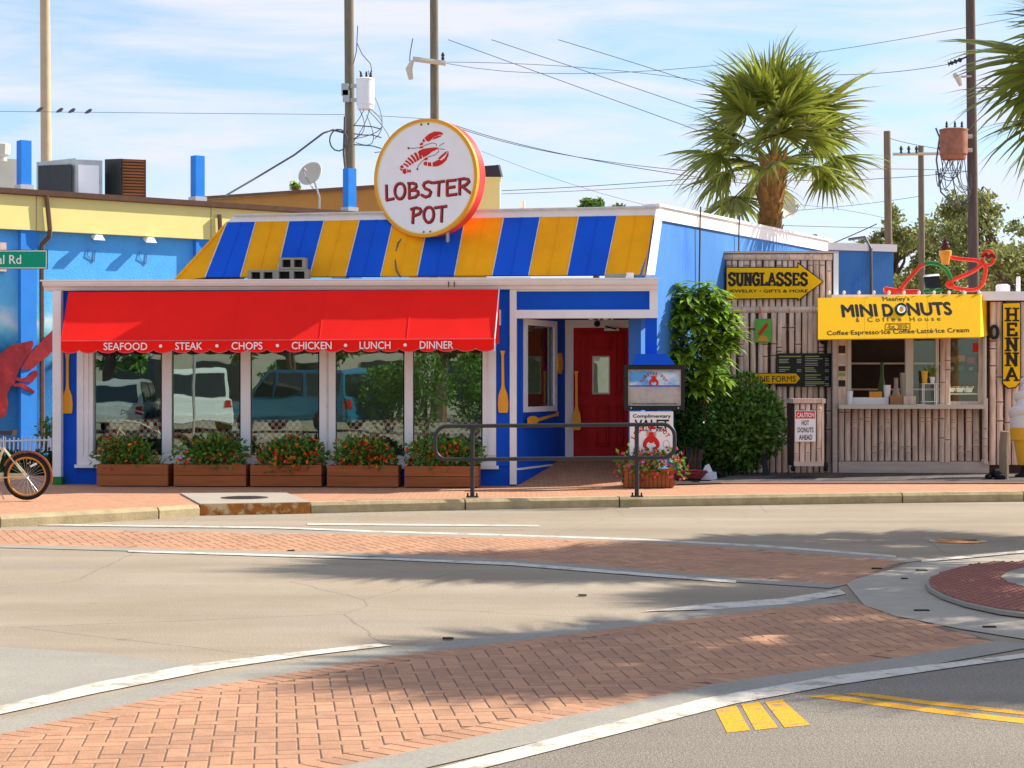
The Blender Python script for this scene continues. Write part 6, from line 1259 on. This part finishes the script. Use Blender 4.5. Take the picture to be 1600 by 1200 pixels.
# ------------------------------------------------------------------ bicycle at the left edge
bkY = 24.75; hubR = P(42, 743.5, bkY); wr_ = .305; hubR.z = KZ+wr_
bk = thing('bicycle', 'cream cruiser bicycle with orange rims parked at the left edge', 'bicycle', (hubR.x-.55, bkY, KZ)); fwd = Vector((-1, .03, 0)).normalized(); sd_ = fwd.cross(up)
hubF = hubR+fwd*1.12
def circ(c, r, a0=0, a1=360, n=36): return [c+fwd*(r*math.cos(math.radians(a0+(a1-a0)*i/n)))+up*(r*math.sin(math.radians(a0+(a1-a0)*i/n))) for i in range(n+(0 if a1-a0 == 360 else 1))]
for h in (hubR, hubF):
    wh = obj('wheel', MB().tube(circ(h, .278), .026, 8, closed=True), 'rubber', bk, smooth=True); obj('rim', MB().tube(circ(h, .247), .014, 8, closed=True), 'bike_orange', wh, smooth=True); m = MB()
    for i in range(28): a = i*2*PI/28; m.tube([h+sd_*(.02*(-1)**i), h+fwd*.24*math.cos(a+.2*(-1)**i)+up*.24*math.sin(a+.2*(-1)**i)], .0016, 3)
    obj('spokes', m, 'chrome', wh); obj('hub', MB().tube([h-sd_*.05, h+sd_*.05], .022, 8), 'chrome', wh)
fnd = [h for h in (hubR, hubF)]
obj('fender', MB().tube(circ(hubR, .322, 25, 198, 26), .017, 6), 'fender_brown', bk, smooth=True); obj('fender', MB().tube(circ(hubF, .322, 20, 170, 24), .017, 6), 'fender_brown', bk, smooth=True)
bb = hubR+fwd*.44-up*.02; seat_ = hubR+fwd*.30+up*.50; head_ = hubF+up*.55-fwd*.16; hd2 = head_-up*.14+fwd*.04
fm = MB(); fm.tube([bb, seat_-up*.12], .017, 8).tube([bb, bb.lerp(hd2, .5)-up*.07, hd2], .019, 8).tube([seat_-up*.16, seat_.lerp(head_, .5)-up*.02, head_], .017, 8)
for s in (-1, 1): fm.tube([hubR+sd_*.05*s, bb+sd_*.03*s], .009, 6).tube([hubR+sd_*.05*s, seat_-up*.14+sd_*.02*s], .009, 6).tube([hubF+sd_*.045*s, head_-up*.1+sd_*.02*s], .011, 6)
obj('frame', fm, 'bike_frame', bk, smooth=True); obj('seat_post', MB().tube([seat_-up*.14, seat_+up*.02], .013, 8), 'chrome', bk)
obj('saddle', MB().hexa([seat_+fwd*x+sd_*y+up*z for x, y, z in ((-.13, -.11, .03), (.14, -.02, .05), (.14, .02, .05), (-.13, .11, .03))], [seat_+fwd*x+sd_*y+up*z for x, y, z in ((-.15, -.09, .1), (.12, -.015, .085), (.12, .015, .085), (-.15, .09, .1))]), 'saddle', bk)
obj('chain_guard', MB().hexa([hubR+fwd*.03+sd_*.06-up*.03, bb+fwd*.06+sd_*.06-up*.06, bb+fwd*.06+sd_*.06+up*.07, hubR+fwd*.03+sd_*.06+up*.03], [p+sd_*.012 for p in (hubR+fwd*.03+sd_*.06-up*.03, bb+fwd*.06+sd_*.06-up*.06, bb+fwd*.06+sd_*.06+up*.07, hubR+fwd*.03+sd_*.06+up*.03)]), 'bike_frame', bk)
for s in (-1, 1): obj('pedal', MB().box(bb+sd_*.12*s+up*.14*s, (.09, .07, .02)), 'rubber', bk); obj('crank', MB().tube([bb+sd_*.06*s, bb+sd_*.08*s+up*.14*s], .009, 6), 'chrome', bk)
obj('handlebar', MB().tube([head_-fwd*.32-sd_*.3+up*.12, head_-fwd*.1-sd_*.27+up*.18, head_+up*.1, head_-fwd*.1+sd_*.27+up*.18, head_-fwd*.32+sd_*.3+up*.12], .012, 8), 'chrome', bk, smooth=True); obj('reflector', MB().box(hubR+fwd*-.09+up*.15-sd_*.01, (.09, .012, .025), fwd*.9-up*.45, sd_, up*.9+fwd*.45), 'white', bk)
obj('kickstand', MB().tube([bb, Vector((bb.x, bb.y, KZ))+sd_*.14-fwd*.1], .009, 6), 'chrome', bk)
# ------------------------------------------------------------------ the far side of the street, behind the camera (seen mirrored in the windows)
def car(name, label, c, yaw, L_, W_, H_, paint, van=False):
    t = thing(name, label, 'car', c, 'cars parked across the street'); c = Vector(c); a = math.radians(yaw); fx = Vector((math.cos(a), math.sin(a), 0)); fy = Vector((-fx.y, fx.x, 0)); q = lambda x, y, z: c+fx*x+fy*y+up*z
    h1 = H_*.56; w2 = W_/2
    def loft(prof, ws): 
        A_ = [q(x, -w, z) for (x, z), w in zip(prof, ws)]; B3 = [q(x, w, z) for (x, z), w in zip(prof, ws)]; return MB().hexa(A_, B3)
    pr = [(-L_/2, .32), (-L_/2-.02, .55), (-L_/2+.03, h1-.05), (-L_/2+.1, h1), (L_*.2, h1), (L_*.33, h1-.04), (L_/2-.05, h1-.2), (L_/2, .5), (L_/2-.04, .3)]; obj('body', loft(pr, [w2-.03, w2, w2-.01, w2-.06, w2-.06, w2-.05, w2-.1, w2-.04, w2-.06]), paint, t)
    r0 = -L_/2+(.12 if van else .35); pr = [(r0, h1-.01), (r0+.12, H_-.12), (r0+.3, H_), (L_*.05, H_), (L_*.12, H_-.05), (L_*.30, h1-.01)]; obj('cabin', loft(pr, [w2-.08, w2-.17, w2-.22, w2-.22, w2-.2, w2-.1]), paint, t)
    for s in (-1, 1):
        y0, y1 = w2-.075, w2-.185
        for x0, x1, x2, x3 in ((r0+.22, -.15*L_, -.15*L_, r0+.3), (-.12*L_, .08*L_, .06*L_, -.12*L_), (.1*L_, .26*L_, .11*L_, .085*L_)): obj('side_window', MB().hexa([q(x0, s*y0, h1+.06), q(x1, s*y0, h1+.06), q(x2, s*y1, H_-.1), q(x3, s*y1, H_-.1)], [q(x0, s*(y0+.015), h1+.06), q(x1, s*(y0+.015), h1+.06), q(x2, s*(y1+.015), H_-.1), q(x3, s*(y1+.015), H_-.1)]), 'car_glass', t)
        obj('tail_light', MB().hexa([q(-L_/2-.03, s*(w2-.02), h1-.34), q(-L_/2-.03, s*(w2-.22), h1-.34), q(-L_/2-.03, s*(w2-.2), h1-.06), q(-L_/2-.03, s*(w2-.05), h1-.06)], [q(-L_/2+.1, s*(w2-.0), h1-.34), q(-L_/2+.1, s*(w2-.22), h1-.34), q(-L_/2+.1, s*(w2-.2), h1-.06), q(-L_/2+.1, s*(w2-.02), h1-.06)]), 'tail_light', t)
        for x in (-L_*.30, L_*.31): w_ = obj('wheel', MB().lathe(q(x, s*(w2-.2), .33), [(.2, 0), (.33, .02), (.33, .2), (.22, .22)], 18, fy*s), 'rubber', t); obj('rim', MB().lathe(q(x, s*(w2-.2), .33), [(.2, .2), (.19, .225), (.05, .215)], 14, fy*s), 'chrome', w_)
    obj('rear_window', MB().hexa([q(r0-.01, -w2+.2, h1+.06), q(r0-.01, w2-.2, h1+.06), q(r0+.09, w2-.27, H_-.16), q(r0+.09, -w2+.27, H_-.16)], [q(r0+.06, -w2+.2, h1+.06), q(r0+.06, w2-.2, h1+.06), q(r0+.14, w2-.27, H_-.16), q(r0+.14, -w2+.27, H_-.16)]), 'car_glass', t)
    obj('bumper', MB().hexa([q(-L_/2-.09, y, .36) for y in (-w2+.06, w2-.06)]+[q(-L_/2+.05, y, .36) for y in (w2, -w2)], [q(-L_/2-.09, y, .58) for y in (-w2+.06, w2-.06)]+[q(-L_/2+.05, y, .58) for y in (w2, -w2)]), paint, t)
    obj('windscreen', MB().hexa([q(.29*L_, -w2+.15, h1+.04), q(.29*L_, w2-.15, h1+.04), q(.125*L_, w2-.25, H_-.08), q(.125*L_, -w2+.25, H_-.08)], [q(.305*L_, -w2+.15, h1+.04), q(.305*L_, w2-.15, h1+.04), q(.14*L_, w2-.25, H_-.08), q(.14*L_, -w2+.25, H_-.08)]), 'car_glass', t)
car('parked_car', 'silver sedan parked across the street, mirrored in the first window', (-16.6, -2.5, .02), -100, 4.6, 1.85, 1.62, 'car_silver'); car('parked_suv', 'white sport utility car parked across the street, mirrored in the second window', (-14.2, -2.0, .02), -110, 4.9, 2.0, 2.0, 'car_white', True); car('parked_van', 'blue minivan parked across the street, mirrored in the middle windows', (-10.9, -2.6, .02), -158, 4.9, 1.95, 1.95, 'car_blue', True)
for i, (x, y, r, lab) in enumerate(((-6.6, -1.2, (1.0, .8, 1.3), 'leafy hedge plant across the street, mirrored in the rightmost window'), (-7.9, -1.6, (.8, .7, 1.1), 'leafy hedge plant across the street, mirrored in the fourth window'), (-5.2, -1.8, (.9, .8, 1.5), 'leafy hedge plant across the street beside the parked van'))): bush('hedge_plant', lab, (x, y, r[2]*.95), r, 2600, 'leaf', .13, lobes=16, group='hedge across the street')
for i, (x, y, r) in enumerate(((-22, -16, (3, 3, 2.6)), (-15.5, -19, (3.2, 3, 3)), (-9, -17, (3, 3, 2.6)), (-3.5, -18, (3, 3, 3)))): tree(('leftmost', 'second', 'third', 'rightmost')[i]+' shade tree across the street behind the parked cars', (x, y, 4.2), r, 3500, .3, 'leaf', 0, .25, 22, 'shade trees across the street')
fb = thing('shop_building', 'pale stucco shop across the street behind the shade trees', 'building', (-15, -30, 0)); obj('wall', MB().box((-15, -30, 2), (34, .4, 4)), 'stucco_pale', fb); obj('roof_edge', MB().box((-15, -29.8, 4.15), (34.6, 1.2, .3)), 'white_trim', fb)
for i in range(8): obj('window', MB().box((-29.5+i*4, -29.76, 1.6), (2.6, .06, 1.7)), 'car_glass', fb)
